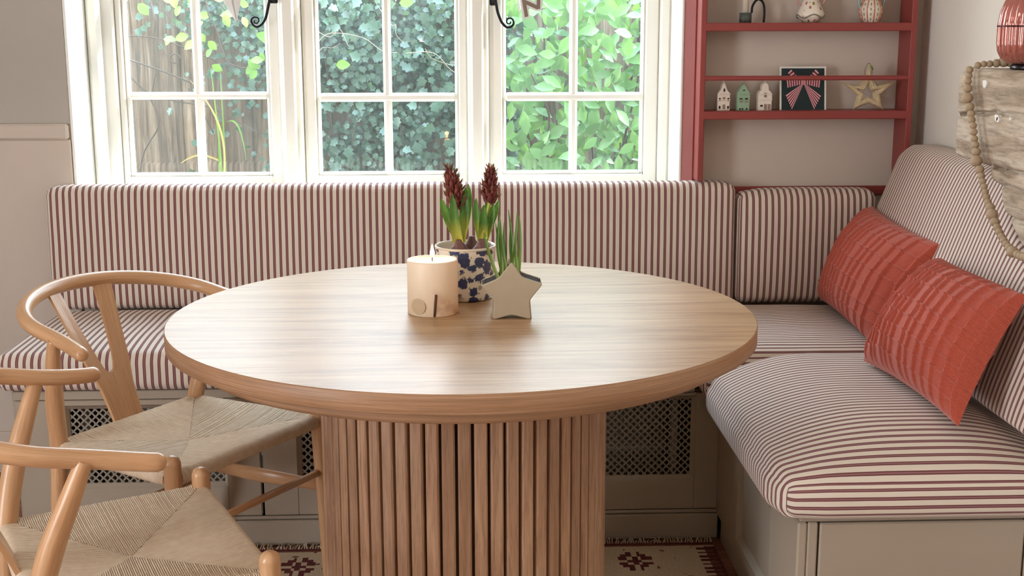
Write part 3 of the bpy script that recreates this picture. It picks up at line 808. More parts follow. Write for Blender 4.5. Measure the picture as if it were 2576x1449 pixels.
MB().lathe([(0,0),(.0505,0),(.0525,.002),(.0525,.110),(.0515,.1125),(.049,.1125),(.045,.110),(.02,.1085),(0,.108)], 48, (cx,cy,ZT)).build('wax_body', M['wax'], cd_)
MB().tube([(cx,cy,ZT+.108),(cx,cy,ZT+.116),(cx+.0015,cy,ZT+.121)], .0011, 6).build('wick', M['dark'], cd_)
k = NT('flame'); em = k.n('ShaderNodeEmission'); em.inputs[0].default_value = (1,.62,.22,1); em.inputs[1].default_value = 14; k.l(em.outputs[0], k.o.inputs[0]); M['flame'] = k.m
MB().lathe([(0,.0),(.0030,.002),(.0048,.007),(.0046,.012),(.0028,.019),(.0010,.025),(0,.028)], 14, (cx,cy,ZT+.116)).build('flame', M['flame'], cd_)
k = NT('stick'); MB().tube([(cx+.004,cy-.0518,ZT+.002),(cx+.008,cy-.0522,ZT+.048)], .0026, 8).build('cinnamon_stick', plain('cinnamon', srgb(96,58,40), .8), cd_)
a = -2.15
MB().tube([(cx+.049*math.cos(a),cy+.049*math.sin(a),ZT+.022),(cx+.0532*math.cos(a),cy+.0532*math.sin(a),ZT+.022)], .017, 20).build('dried_orange_slice', plain('dried_orange', srgb(206,182,148), .7), cd_)
lt = bpy.data.lights.new('candle_glow', 'POINT'); lt.energy = .07; lt.color = (1,.55,.22); lt.shadow_soft_size = .008
lo = bpy.data.objects.new('candle_light', lt); lo.location = (0, 0, .136); link(lo, cd_)
lt2 = bpy.data.lights.new('wax_fill_glow', 'POINT'); lt2.energy = .045; lt2.color = (1,.42,.13); lt2.shadow_soft_size = .012  # point light added inside the wax to imitate the flame glowing through
lo2 = bpy.data.objects.new('wax_fill_light', lt2); lo2.location = (0, 0, .103); link(lo2, cd_)

def transfer():
    k = NT('blue_transferware'); uvc = k.coord('UV', (.41,1,1)); wob = k.noise(k.coord('UV', (30,70,1)), 1, 3, .7)
    def vor(sc, rnd_=1.0):
        v_ = k.n('ShaderNodeTexVoronoi'); v_.inputs['Scale'].default_value = sc; v_.inputs['Randomness'].default_value = rnd_; k.l(uvc, v_.inputs['Vector']); return v_
    a = vor(36); b = vor(70)
    d1 = k.math('ADD', a.outputs['Distance'], k.math('MULTIPLY', k.math('SUBTRACT', wob, .5), .75))
    clump = k.noise(k.coord('UV', (7,17,1)), 1, 1)
    blue = k.math('MULTIPLY', k.ramp(d1, [(.46,(1,1,1)),(.52,(0,0,0))]), k.ramp(clump, [(.30,(0,0,0)),(.36,(1,1,1))]))
    d2 = k.math('ADD', b.outputs['Distance'], k.math('MULTIPLY', k.math('SUBTRACT', wob, .5), .9))
    brown = k.math('MULTIPLY', k.ramp(d2, [(.33,(1,1,1)),(.40,(0,0,0))]), k.ramp(clump, [(.40,(1,1,1)),(.56,(0,0,0))]))
    c = k.mix(brown, srgb(232,224,210), srgb(92,66,66)); bl = k.mix(k.noise(k.coord('UV', (60,150,1)), 1, 2), srgb(24,34,74), srgb(62,78,124))
    k.base(k.mix(blue, c, bl)); k.rough(.18); k.b.inputs['Coat Weight'].default_value = .4; return k.m
M['trans'] = transfer(); M['glaze'] = plain('cream_glaze', srgb(226,214,196), .2)
px, py = .006, .158
pot = thing('flower_pot', 'blue and white floral pot of hyacinth bulbs behind the candle', 'flower pot', (px,py,ZT))
MB().lathe([(0,.001),(.055,.001),(.0585,.004),(.0605,.012),(.0655,.112)], 56, (px,py,ZT)).build('pot_wall', M['trans'], pot)
MB().lathe([(.0655,.112),(.0668,.113),(.0668,.116),(.0655,.118),(.0635,.117),(.061,.113),(.057,.088),(0,.086)], 56, (px,py,ZT)).build('rim', M['glaze'], pot)
MB().lathe([(.0588,.094),(.03,.097),(0,.098)], 40, (px,py,ZT)).build('soil', M['soil'], pot)
M['bulb'] = wood('bulb_skin', srgb(84,56,58), srgb(118,84,82), srgb(150,118,108), (40,40,8), .5)
M['floret'] = leafmat('hyacinth_floret', srgb(74,26,30), srgb(150,72,66), .5, .1)
def blade(m, b, tip, w0, bow, n=10, chan=.3, side=None):
    b, tip = Vector(b), Vector(tip); ax = tip-b; sd = side or ax.cross(Vector((0,1,0)))
    sd = Vector(sd).normalized(); nr_ = ax.cross(sd).normalized(); P = []
    for i in range(n+1):
        t = i/n; c = b+ax*t+Vector(bow)*math.sin(PI*t*.9); ww = w0*(1-.25*t)*(1-t**5)**.6 if t < 1 else 0
        ww = max(ww, .0006)
        P.append([c-sd*ww+nr_*(ww*chan), c-sd*ww*.5-nr_*(ww*.2*chan), c-nr_*(ww*chan), c+sd*ww*.5-nr_*(ww*.2*chan), c+sd*ww+nr_*(ww*chan)])
    return m.grid(P, False, [[(k_/4, i/n) for k_ in range(5)] for i in range(n+1)])
def floret(m, c, dr, sz, r_):
    dr = Vector(dr).normalized(); s1 = dr.cross(Vector((0,0,1))); s1 = s1.normalized() if s1.length > .05 else Vector((1,0,0)); s2 = dr.cross(s1)
    prof = [(.0,.12),(.3,.20),(.65,.17),(1.0,.06)]
    for k in range(1):
        P = [[c+dr*(sz*l)+(s1*math.cos(a)+s2*math.sin(a))*(sz*r*1.3) for a in [2*PI*j/6 for j in range(6)]] for l, r in prof]
        m.grid(P, True)
    for j in range(5):
        a = 2*PI*j/5+r_.random(); q = (s1*math.cos(a)+s2*math.sin(a)); e = c+dr*sz*.75
        m.grid([[e+q*sz*.08-dr.cross(q)*sz*.08, e+q*sz*.08+dr.cross(q)*sz*.08],[e+q*sz*.24+dr*sz*.3-dr.cross(q)*sz*.1, e+q*sz*.24+dr*sz*.3+dr.cross(q)*sz*.1],[e+q*sz*.30+dr*sz*.62, e+q*sz*.31+dr*sz*.62]])
def hyacinth(bc, br, fl, leaves, label, seed):
    r_ = random.Random(seed); bz = ZT+.094
    t = thing('hyacinth', label, 'plant', (bc[0], bc[1], bz))
    MB().lathe([(0,0),(br*.7,.002),(br,.010),(br*.92,.017),(br*.6,.026),(br*.38,.033),(br*.30,.040),(0,.041)], 20, (bc[0],bc[1],bz)).build('bulb', M['bulb'], t)
    b0 = Vector((bc[0], bc[1], bz+.034))
    for tip, w0, bow in leaves:
        blade(MB(), b0+Vector((r_.uniform(-.003,.003), r_.uniform(-.004,.004), 0)), tip, w0*1.2, bow).build('leaf', M['blade'], t)
    if fl:
        base, tipf, rr_ = [Vector(fl[0]), Vector(fl[1]), fl[2]]
        MB().tube([b0, base, base+(tipf-base)*.85], [.0045,.004,.002], 8).build('stem', M['blade'], t)
        m = MB(); ax = tipf-base; cnt = 26
        for i in range(cnt):
            u = i/cnt; a = i*2.4; rad__ = rr_*(math.sin(PI*min(1, .18+u*.80))**.7); c = base+ax*(u*.9)
            dr = Vector((math.cos(a), math.sin(a), 1.5+2.2*u)); floret(m, c+Vector((math.cos(a), math.sin(a), 0))*rad__*.45, dr, rr_*1.55*(1.05-.30*u), r_)
        m.build('flower_spike', M['floret'], t, recalc=False)
hyacinth((-.007,.130), .024, ((-.012,.135,.948),(-.029,.138,1.035),.0165), [((-.042,.130,.972),.0085,(-.008,0,.004)),((-.020,.118,.985),.0095,(-.002,-.004,0)),((.006,.128,.995),.0095,(.004,0,.004)),((.0105,.135,1.002),.0075,(.010,0,.004)),((-.030,.140,.955),.008,(-.006,.004,0))], 'dark red hyacinth on the left of the floral pot', 2)
hyacinth((.042,.132), .024, ((.058,.138,.958),(.063,.140,1.036),.0145), [((.032,.130,.972),.0075,(-.006,0,.003)),((.046,.120,.960),.009,(.0,-.004,0)),((.066,.126,.962),.0085,(.004,0,0)),((.077,.133,.968),.0075,(.006,0,.003)),((.054,.140,.965),.008,(0,.004,0))], 'dark red hyacinth on the right of the floral pot', 5)
hyacinth((.020,.170), .022, None, [], 'bare brown hyacinth bulb at the back of the floral pot', 9)
# star planter
M['stoneware'] = plain('beige_glaze', srgb(186,170,146), .45)
star = [(.099,.8705),(.1195,.8385),(.162,.824),(.1345,.790),(.138,.7502),(.0985,.761),(.060,.7502),(.064,.794),(.0355,.821),(.0715,.836)]
def soften(poly, k=.16):
    o_ = []
    n_ = len(poly)
    for i in range(n_):
        p, q, r = Vector(poly[i-1]), Vector(poly[i]), Vector(poly[(i+1) % n_]); a_ = q+(p-q)*k; b_ = q+(r-q)*k
        o_ += [tuple(a_), tuple(a_*.25+q*.5+b_*.25), tuple(b_)]
    return o_
zmin = min(p[1] for p in star); ss = soften(star); dz = .7502-min(p[1] for p in ss); ss = [(a, b+dz) for a, b in ss][::-1]
sp_t = thing('star_planter', 'beige star shaped planter at the front of the table group', 'planter', (.099,-.03,ZT))
YS0, YS1 = -.060, .004
MB().prism(ss, YS0, YS0+.006, bev=.0018).build('front_star', M['stoneware'], sp_t)
MB().prism(ss, YS1-.006, YS1, bev=.0018).build('back_star', M['stoneware'], sp_t)
low = [(.1590,.8235),(.1600,.820),(.136,.790),(.139,.7515),(.134,.7515),(.0985,.7625),(.063,.7515),(.059,.7515),(.0625,.794),(.0380,.8180),(.0395,.8205)]
W_ = MB(); inn = [(a+(.099-a)*.06, b+(.80-b)*.06) for a, b in low]
P = [[(a, y, b) for a, b in low] for y in (YS0+.004, YS1-.004)]; Q = [[(a, y, b) for a, b in inn] for y in (YS1-.004, YS0+.004)]
W_.grid(P+Q+[P[0]], smooth=False); W_.build('side_wall', M['stoneware'], sp_t)
KS = [(.0355,.821),(.0715,.836),(.099,.8705),(.1195,.8385),(.162,.824)]
m = MB(); rows = []
for j in range(7):
    t = j/6; y = YS0+.0062+(YS1-YS0-.0124)*t; row = []
    for i in range(25):
        x = .043+.112*i/24; zf = min(lerp(KS, x)-.006, .826); zbk = min(lerp(KS, x)-.0035, .852)
        row.append((x, y, zf+(zbk-zf)*t+.0012*noise.noise(Vector((x*300, y*300, 4)))))
    rows.append(row)
m.grid(rows, smooth=False); m.build('soil', M['soil'], sp_t)
sprt = thing('bulb_shoots', 'thin green bulb leaves growing from the star planter', 'plant', (.097,-.028,.822))
for b_, tp, bow in [((.075,-.03,.822),(.043,-.03,.926),(-.003,0,0)),((.085,-.028,.822),(.081,-.03,.962),(-.012,0,0)),((.098,-.032,.822),(.110,-.028,.966),(.003,0,0)),((.102,-.03,.822),(.092,-.026,.970),(.004,0,0)),((.080,-.03,.822),(.074,-.034,.932),(.002,0,0)),
                    ((.079,-.026,.822),(.066,-.028,.943),(.003,0,0)),((.092,-.026,.822),(.086,-.024,.943),(-.004,0,0)),((.112,-.028,.822),(.114,-.03,.958),(.004,0,0)),((.108,-.024,.822),(.100,-.026,.940),(-.006,0,0)),((.115,-.030,.822),(.109,-.034,.935),(-.004,0,0)),((.094,-.034,.822),(.078,-.036,.950),(-.004,0,0)),((.083,-.022,.822),(.084,-.022,.915),(.003,0,0))]:
    blade(MB(), b_, tp, .0036, bow, 8, .4).build('leaf', M['thin'], sprt)

# ------------------------------------------------------------------ red wall shelf and what stands on it
SX0, SX1, SYF, SYB = .700, 1.289, 1.10, 1.205
shf = thing('wall_shelf', 'red painted wall shelf with a plate rail in the corner', 'shelf', (.99, 1.15, .83))
MB().box(.684, SX0, SYF, SYB, .889, 1.78, .002).build('upright', M['red'], shf)
MB().box(SX1, 1.306, SYF, SYB, .889, 1.78, .002).build('upright', M['red'], shf)
MB().box(SX0-.012, SX1+.004, 1.194, SYB, .836, .862, .002).build('bottom_rail', M['red'], shf)
for z in (1.068, 1.318, 1.56, 1.756):
    MB().box(SX0-.004, SX1+.004, SYF-.0005, SYB, z, z+.0235, .002).build('shelf_board', M['red'], shf)
for z in (1.179, 1.44):
    MB().box(SX0-.004, SX1+.004, SYF+.001, SYF+.014, z, z+.0135, .003).build('plate_rail', M['red'], shf)
MB().prism([(.6555,1.2095),(.6555,1.204),(.680,1.168),(.6835,1.168),(.6835,1.2095)], .80, 1.86, axis='z').build('edge_board', M['red'], shf)
Z1, Z2 = 1.3417, 1.0917
# candle stick
M['verdi'] = paint('aged_metal', srgb(86,92,86), .6, .3, .4, 60)
cs = thing('candle_holder', 'dark metal candle holder with a tall looped handle on the upper shelf', 'candle holder', (.819,1.145,Z1))
MB().lathe([(0,0),(.0175,0),(.0175,.028),(.0135,.028),(.0135,.008),(0,.008)], 24, (.819,1.145,Z1)).build('cup', M['verdi'], cs)
P = spline([(.8365,1.145,Z1+.028),(.838,1.145,Z1+.045),(.846,1.145,Z1+.060),(.856,1.145,Z1+.066),(.866,1.145,Z1+.060),(.872,1.145,Z1+.045),(.8735,1.145,Z1+.02),(.872,1.145,Z1+.001)], 6)
MB().tube(P, .0034, 8).build('handle', M['iron'], cs)
MB().lathe([(0,.0085),(.0095,.0085),(.0088,.15),(.006,.155),(0,.156)], 16, (.818,1.145,Z1)).place('taper_candle', M['glaze'], 'plain cream taper candle standing in the looped candle holder', 'candle')
# vases: flat patterned pieces with handles
M['pottery'] = plain('white_pottery', srgb(232,222,206), .35)
def spots(name, cols, sx_, sy_, th):
    k = NT(name); co = k.coord('UV', (sx_, sy_, 1)); v_ = k.n('ShaderNodeTexVoronoi'); k.l(co, v_.inputs['Vector']); v_.inputs['Scale'].default_value = 1; v_.inputs['Randomness'].default_value = .55
    msk = k.ramp(v_.outputs['Distance'], [(th,(1,1,1)),(th+.07,(0,0,0))]); cc = k.ramp(k.n('ShaderNodeSeparateColor').outputs[0], [(0,cols[0])])
    sc_ = k.n('ShaderNodeSeparateColor'); k.l(v_.outputs['Color'], sc_.inputs[0]); cc = k.ramp(sc_.outputs[0], [(0,cols[0]),(.5,cols[1])], 'CONSTANT')
    k.base(k.mix(msk, srgb(232,222,206), cc)); k.rough(.35); return k.m
M['spot'] = spots('spotted_pottery', (srgb(150,128,60), srgb(176,110,104)), 12, 48, .24)
va = thing('spotted_vase', 'white spotted vase with pink ring handles, middle of the upper shelf', 'vase', (1.009,1.15,Z1))
MB().lathe([(0,0),(.021,0),(.025,.006),(.0375,.016),(.039,.024),(.031,.043),(.022,.062),(.017,.082),(.019,.10),(.024,.11),(.021,.11),(.014,.084),(0,.06)], 40, (1.009,1.15,Z1)).build('body', M['spot'], va)
M['pinkgl'] = plain('pink_glaze', srgb(206,158,148), .35); M['bluegl'] = plain('pale_blue_glaze', srgb(150,184,186), .35); M['orangegl'] = plain('orange_glaze', srgb(208,112,66), .4); M['greygl'] = plain('grey_green_glaze', srgb(132,132,116), .4)
for s in (-1, 1):
    P = [(1.009+s*(.026+.013*math.cos(t)), 1.15, Z1+.066+.017*math.sin(t)) for t in [2*PI*i/20 for i in range(21)]]
    MB().tube(P, .0032, 8, False).build('handle', M['pinkgl'], va)
P = [(1.009+.0388*math.cos(t), 1.15+.0388*math.sin(t), Z1+.018+.005*math.cos(4*t)) for t in [2*PI*i/64 for i in range(65)]]
MB().tube(P, .0020, 6, False).build('wavy_band', M['greygl'], va)
vb = thing('striped_vase', 'white vase with orange stripes and pale blue handles on the upper shelf', 'vase', (1.185,1.15,Z1))
PV = [(0,0),(.0235,0),(.025,.004),(.033,.030),(.0335,.040),(.026,.056),(.015,.075),(.013,.095),(.018,.112),(.015,.112),(.010,.09),(0,.07)]
MB().lathe(PV, 40, (1.185,1.15,Z1)).build('body', M['pottery'], vb)
def along(prof, z):
    for (r0, z0), (r1, z1) in zip(prof[1:9], prof[2:9]):
        if z0 <= z <= z1: return r0+(r1-r0)*(z-z0)/max(1e-6, z1-z0)
    return .013
for j in range(10):
    a = 2*PI*j/10-PI/2
    P = [(1.185+(along(PV, z)+.0004)*math.cos(a), 1.15+(along(PV, z)+.0004)*math.sin(a), Z1+z) for z in [.002+.0088*i for i in range(11)]]
    MB().tube(P, .0014, 5).build('orange_stripe', M['orangegl'], vb)
    a2 = a+PI/10; m = MB()
    for i in range(5):
        z0 = .006+.014*i; P = [(1.185+(along(PV, z)+.0002)*math.cos(a2), 1.15+(along(PV, z)+.0002)*math.sin(a2), Z1+z) for z in (z0, z0+.0035, z0+.007)]
        m.tube(P, .0013, 5)
    m.build('dash_row', M['greygl'], vb)
for s in (-1, 1):
    P = spline([(1.185+s*.020, 1.15, Z1+.100),(1.185+s*.034, 1.15, Z1+.085),(1.185+s*.037, 1.15, Z1+.060),(1.185+s*.0315, 1.15, Z1+.040)], 5)
    MB().tube(P, .003, 8).build('handle', M['bluegl'], vb)
# little china houses
def house(nm, cxh, w_, h_, gable, col, wins, label, holes, cat='ornament'):
    t = thing(nm, label, 'ornament', (cxh, 1.142, Z2), 0, 'china canal houses on the lower shelf')
    y0, y1 = 1.130, 1.156; pol = [(-w_/2,0),(w_/2,0)]+[(a*w_, b*h_) for a, b in gable]
    m = MB(); m.prism([(cxh+a, Z2+b) for a, b in pol], y0, y1, bev=.0012)
    body = m.build('facade', col, t)
    for zf in ((.36, .56) if h_ > 0 else ()):
        MB().box(cxh-w_/2-.0012, cxh+w_/2+.0012, y0-.002, y0+.003, Z2+h_*zf, Z2+h_*zf+.0035, .0008).build('cornice', col, t)
    for (a, b, ww, hh, dk) in wins:
        x_, z_ = cxh+a*w_, Z2+b*h_
        MB().box(x_-ww/2-.001, x_+ww/2+.001, y0-.0014, y0+.0005, z_-hh/2-.0012, z_+hh/2+.0012, .0004).build('window_frame', col, t)
        MB().box(x_-ww/2, x_+ww/2, y0-.0018, y0-.0009, z_-hh/2, z_+hh/2).build('window_shade_patch', M['dark'] if dk else M['shade'], t)  # flat patch in place of a hole, its shade put into the colour
    MB().tube([(cxh, 1.143, Z2+h_-.002), (cxh, 1.143, Z2+h_+.004), (cxh+.004, 1.143, Z2+h_+.003)], .0013, 6).build('finial', col, t)
    return t
M['china'] = plain('white_china', srgb(232,218,204), .3); M['china2'] = plain('ivory_china', srgb(236,224,210), .3); M['celadon'] = plain('celadon_china', srgb(150,180,150), .3); M['shade'] = plain('shaded_relief', srgb(150,128,112), .6)
bell = [(.5,.57),(.46,.63),(.30,.70),(.20,.80),(.14,.90),(.05,.96),(0,1),(-.05,.96),(-.14,.90),(-.20,.80),(-.30,.70),(-.46,.63),(-.5,.57)]
step = [(.52,.55),(.52,.62),(.30,.78),(.18,.88),(.06,.93),(0,1),(-.06,.93),(-.18,.88),(-.30,.78),(-.52,.62),(-.52,.55)]
neck = [(.5,.40),(.52,.47),(.50,.58),(.40,.68),(.27,.72),(.25,.85),(.20,.93),(0,1),(-.20,.93),(-.25,.85),(-.27,.72),(-.40,.68),(-.50,.58),(-.52,.47),(-.5,.40)]
W3 = [(-.34,.40,.0045,.008,1),(.34,.40,.0045,.008,1),(0,.72,.0045,.009,1),(-.34,.12,.0045,.008,1),(.34,.12,.0045,.008,1),(0,.42,.006,.009,0),(0,.14,.007,.013,0)]
house('canal_house', .761, .036, .082, bell, M['china'], W3, 'white china canal house on the left end of the lower shelf', 1)
house('canal_house', .8185, .036, .080, step, M['celadon'], [(-.22,.43,.008,.003,1),(.22,.43,.008,.003,1),(0,.73,.006,.003,1),(-.22,.35,.007,.008,0),(.22,.35,.007,.008,0),(-.28,.06,.0045,.004,1),(-.08,.06,.0045,.004,1),(.26,.06,.0045,.004,1)], 'pale green china canal house on the lower shelf', 1)
house('canal_house', .8815, .040, .081, neck, M['china2'], [(-.26,.17,.007,.005,1),(.03,.13,.008,.016,0),(.30,.13,.008,.016,0),(0,.55,.007,.013,0)], 'ivory china canal house beside the bow card', 1)
# card with a gingham bow
cr_ = thing('bow_card', 'dark green card with a pink striped bow on the lower shelf', 'greeting card', (1.0, 1.165, Z2))
def on_card(x, z, off=0.0): return Vector((x, 1.150+(z-Z2)*.16-off, z))
def cardbox(name, x0, x1, z0, z1, off0, off1, mat):
    v_ = [on_card(x, z, o_) for o_ in (off0, off1) for z in (z0, z1) for x in (x0, x1)]
    return MB().add(v_, [(0,1,3,2),(4,6,7,5),(0,4,5,1),(2,3,7,6),(0,2,6,4),(1,5,7,3)]).build(name, mat, cr_)
M['card'] = plain('card_white', srgb(232,228,220), .7); M['cardgreen'] = paint('card_dark_green', srgb(24,46,48), .7, .3, .02, 14)
cardbox('card_sheet', .930, 1.0675, Z2+.0004, Z2+.1245, -.0012, 0, M['card'])
cardbox('printed_panel', .9355, 1.062, Z2+.0006, Z2+.1195, 0, .0003, M['cardgreen'])
def gingham():
    k = NT('printed_bow_stripe'); uv = k.n('ShaderNodeUVMap'); s_ = k.n('ShaderNodeSeparateXYZ'); k.l(uv.outputs[0], s_.inputs[0])
    f_ = k.math('FRACT', s_.outputs[0]); k.base(k.ramp(f_, [(0,srgb(232,168,176)),(.48,srgb(232,176,182)),(.52,srgb(104,34,48)),(1,srgb(104,34,48))])); k.rough(.7); return k.m
M['gingham'] = gingham()
bow = MB()
def bowquad(p, nst, off=.0006):
    # p: inner-a, outer-a, outer-b, inner-b ; stripes counted across a..b
    a, b, c, d = p; n = 8; rows = []
    uvv = []
    for i in range(n+1):
        t = i/n; l_ = (a[0]+(b[0]-a[0])*t, a[1]+(b[1]-a[1])*t); r_ = (d[0]+(c[0]-d[0])*t, d[1]+(c[1]-d[1])*t)
        rows.append([on_card(l_[0]+(r_[0]-l_[0])*s_/6, l_[1]+(r_[1]-l_[1])*s_/6, off) for s_ in range(7)]); uvv.append([(nst*s_/6, t) for s_ in range(7)])
    bow.grid(rows, False, uvv)
bc_x, kz = 1.0, Z2+.080
bowquad(((bc_x-.002,kz-.004),(bc_x-.052,Z2+.042),(bc_x-.034,Z2+.002),(bc_x-.001,kz-.008)), 5.5)
bowquad(((bc_x+.004,kz-.004),(bc_x+.052,Z2+.040),(bc_x+.032,Z2+.002),(bc_x+.002,kz-.008)), 5.5)
def vertq(p, nst):
    a, b, c, d = p; rows = []; uvv = []
    for i in range(9):
        t = i/8; l_ = (a[0]+(b[0]-a[0])*t, a[1]+(b[1]-a[1])*t); r_ = (d[0]+(c[0]-d[0])*t, d[1]+(c[1]-d[1])*t)
        rows.append([on_card(l_[0]+(r_[0]-l_[0])*s_/4, l_[1]+(r_[1]-l_[1])*s_/4, .0008) for s_ in range(5)]); uvv.append([(nst*t, e_/4) for e_ in range(5)])
    bow.grid(rows, False, uvv)
for s in (-1, 1):
    vertq(((bc_x+s*.003,kz+.006),(bc_x+s*.050,kz+.012),(bc_x+s*.047,kz-.016),(bc_x+s*.003,kz-.006)), 6.5)
    vertq(((bc_x+s*.012,kz+.010),(bc_x+s*.036,kz+.036),(bc_x+s*.046,kz+.026),(bc_x+s*.024,kz+.006)), 3.5)
bow.build('printed_bow', M['gingham'], cr_)
m = MB(); m.grid([[on_card(bc_x+a, kz+b, .0010) for a in (-.004, .004)] for b in (-.008, .008)], smooth=False); m.build('printed_knot', plain('knot_pink', srgb(214,140,150), .7), cr_)
# papery star
M['paper'] = paint('straw_paper', srgb(206,186,150), .9, .14, .6, 60)
sx_, sz_ = 1.1835, Z2+.071
st_ = thing('paper_star', 'hollow straw coloured star with a twine loop, right end of lower shelf', 'ornament', (sx_, 1.14, Z2))
o5 = []; i5 = []; hole = []
ou = [(1.104,1.171),(1.158,1.163),(1.184,1.215),(1.209,1.164),(1.264,1.173),(1.220,1.136),(1.232,1.0925),(1.187,1.1105),(1.141,1.0925),(1.153,1.134)]
ho = [(1.150,1.153),(1.172,1.150),(1.183,1.173),(1.194,1.150),(1.217,1.154),(1.200,1.139),(1.207,1.120),(1.186,1.128),(1.164,1.120),(1.171,1.138)]
m = MB(); yf_, yr_ = 1.128, 1.146
def dd(poly):
    r_ = []
    for i in range(10):
        p, q = poly[i], poly[(i+1) % 10]
        for k in range(6): r_.append((p[0]+(q[0]-p[0])*k/6+rnd.uniform(-.0012,.0012), p[1]+(q[1]-p[1])*k/6+rnd.uniform(-.0012,.0012)))
    return r_
ho = [(sx_+(a-sx_)*.80, 1.140+(b-1.140)*.80) for a, b in ho]
A5, B5 = dd(ou), dd(ho); MID = [((a[0]+b[0])/2, (a[1]+b[1])/2) for a, b in zip(A5, B5)]
ringP = []
for k in range(60):
    r_ = rnd.uniform(-.001,.001)
    mixp = lambda t_: (A5[k][0]+(B5[k][0]-A5[k][0])*t_, A5[k][1]+(B5[k][1]-A5[k][1])*t_)
    q1, q2 = mixp(.22), mixp(.78)
    ringP.append([(A5[k][0],(yf_+yr_)/2,A5[k][1]),(q1[0],yf_+r_,q1[1]),(MID[k][0],yf_-.0015-r_,MID[k][1]),(q2[0],yf_+r_,q2[1]),(B5[k][0],(yf_+yr_)/2,B5[k][1]),(q2[0],yr_,q2[1]),(q1[0],yr_,q1[1])])
m.grid(ringP+[ringP[0]], True, smooth=False); m.build('star_frame', M['paper'], st_)
MB().tube(spline([(1.176,1.137,1.190),(1.172,1.137,1.206),(1.181,1.137,1.226),(1.190,1.137,1.218),(1.194,1.137,1.200),(1.190,1.137,1.192)], 5), .0011, 5).build('twine_loop', M['twig_pale'], st_)
for (a, b) in ((1.192,1.216),(1.196,1.207)):
    blade(MB(), (1.186,1.134,1.220), (a,1.132,b), .003, (0,0,0), 5).build('sprig_leaf', M['blade'], st_)

# ------------------------------------------------------------------ old timber on the right wall, garland, jar
XT = 1.19
KB = [(-.60,.835),(-.25,.835),(0.0,.848),(.061,.870),(.143,.921),(.164,.941),(.189,.984),(.236,.990),(.240,1.020),(.30,1.021),(.474,1.024)]
KT = [(-.60,1.238),(.09,1.236),(.403,1.235),(.44,1.233),(.464,1.223),(.474,1.19)]
CR = [([(.486,1.120),(.347,1.136),(.219,1.142),(.092,1.143),(-.6,1.15)], .0028), ([(.235,1.020),(.138,1.023),(.071,1.024),(-.6,1.03)], .0022), ([(.184,.987),(.12,.985),(.063,.983),(-.6,.97)], .0030), ([(.143,.921),(.091,.917),(.052,.923),(-.6,.91)], .0026)]
CR = [(sorted(k_), w__) for k_, w__ in CR]
NY, NZ = 190, 84
P = []; 
for i in range(NY+1):
    y = -.60+1.074*i/NY; row = []
    zb_, zt_ = lerp(KB, y), lerp(KT, y)
    for j in range(NZ+1):
        t = j/NZ; z = zb_+(zt_-zb_)*t
        h = .002*noise.noise(Vector((y*7, z*26, 1)))+.0016*noise.noise(Vector((y*26, z*130, 2)))+.0035*noise.noise(Vector((y*3, z*6, 9)))
        for K, w__ in CR:
            if y <= K[-1][0]+.004:
                zc_ = lerp(K, y)+.004*noise.noise(Vector((y*22, 0, w__*1000))); h -= .020*math.exp(-((z-zc_)/(w__*1.5))**2)
        rim_ = min(t, 1-t)*(zt_-zb_); e_ = max(0, 1-rim_/.012); h -= .009*e_*e_
        ye = max(0, 1-(.474-y)/.016); h -= .010*ye*ye
        row.append((XT-h, y, z))
    P.append(row)
tm = MB(); tm.grid(P)
F_ = P; bk = 1.3595
for edge in ([P[i][0] for i in range(NY+1)], [P[i][NZ] for i in range(NY+1)], [P[0][j] for j in range(NZ+1)], [P[NY][j] for j in range(NZ+1)]):
    tm.grid([edge, [(bk, p[1], p[2]) for p in edge]])
tim = thing('timber_lintel', 'weathered cracked oak lintel on the right wall', 'beam', (1.27, -.06, .84))
tm.build('oak_baulk', M['beam'], tim)
tg = MB()
for (y, z, r_) in ((.300, 1.203, .011), (.222, 1.132, .009), (.214, 1.128, .007), (.15, 1.135, .004)):
    pts_ = [(XT-.0050, y+math.cos(a)*r_*(1+.2*math.sin(3*a)), z+math.sin(a)*r_*(1+.25*math.cos(2*a))) for a in [2*PI*i/14 for i in range(14)]]
    tg.add(pts_+[(XT+.004, p[1], p[2]) for p in pts_], [list(range(14))]+[[i, (i+1) % 14, 14+(i+1) % 14, 14+i] for i in range(14)])
tg.build('paint_fleck', plain('lime_fleck', srgb(236,232,224), .6), tim)
gl_ = thing('bead_garland', 'garland of round wooden beads draped over the oak lintel', 'garland', (1.17, .2, .845))
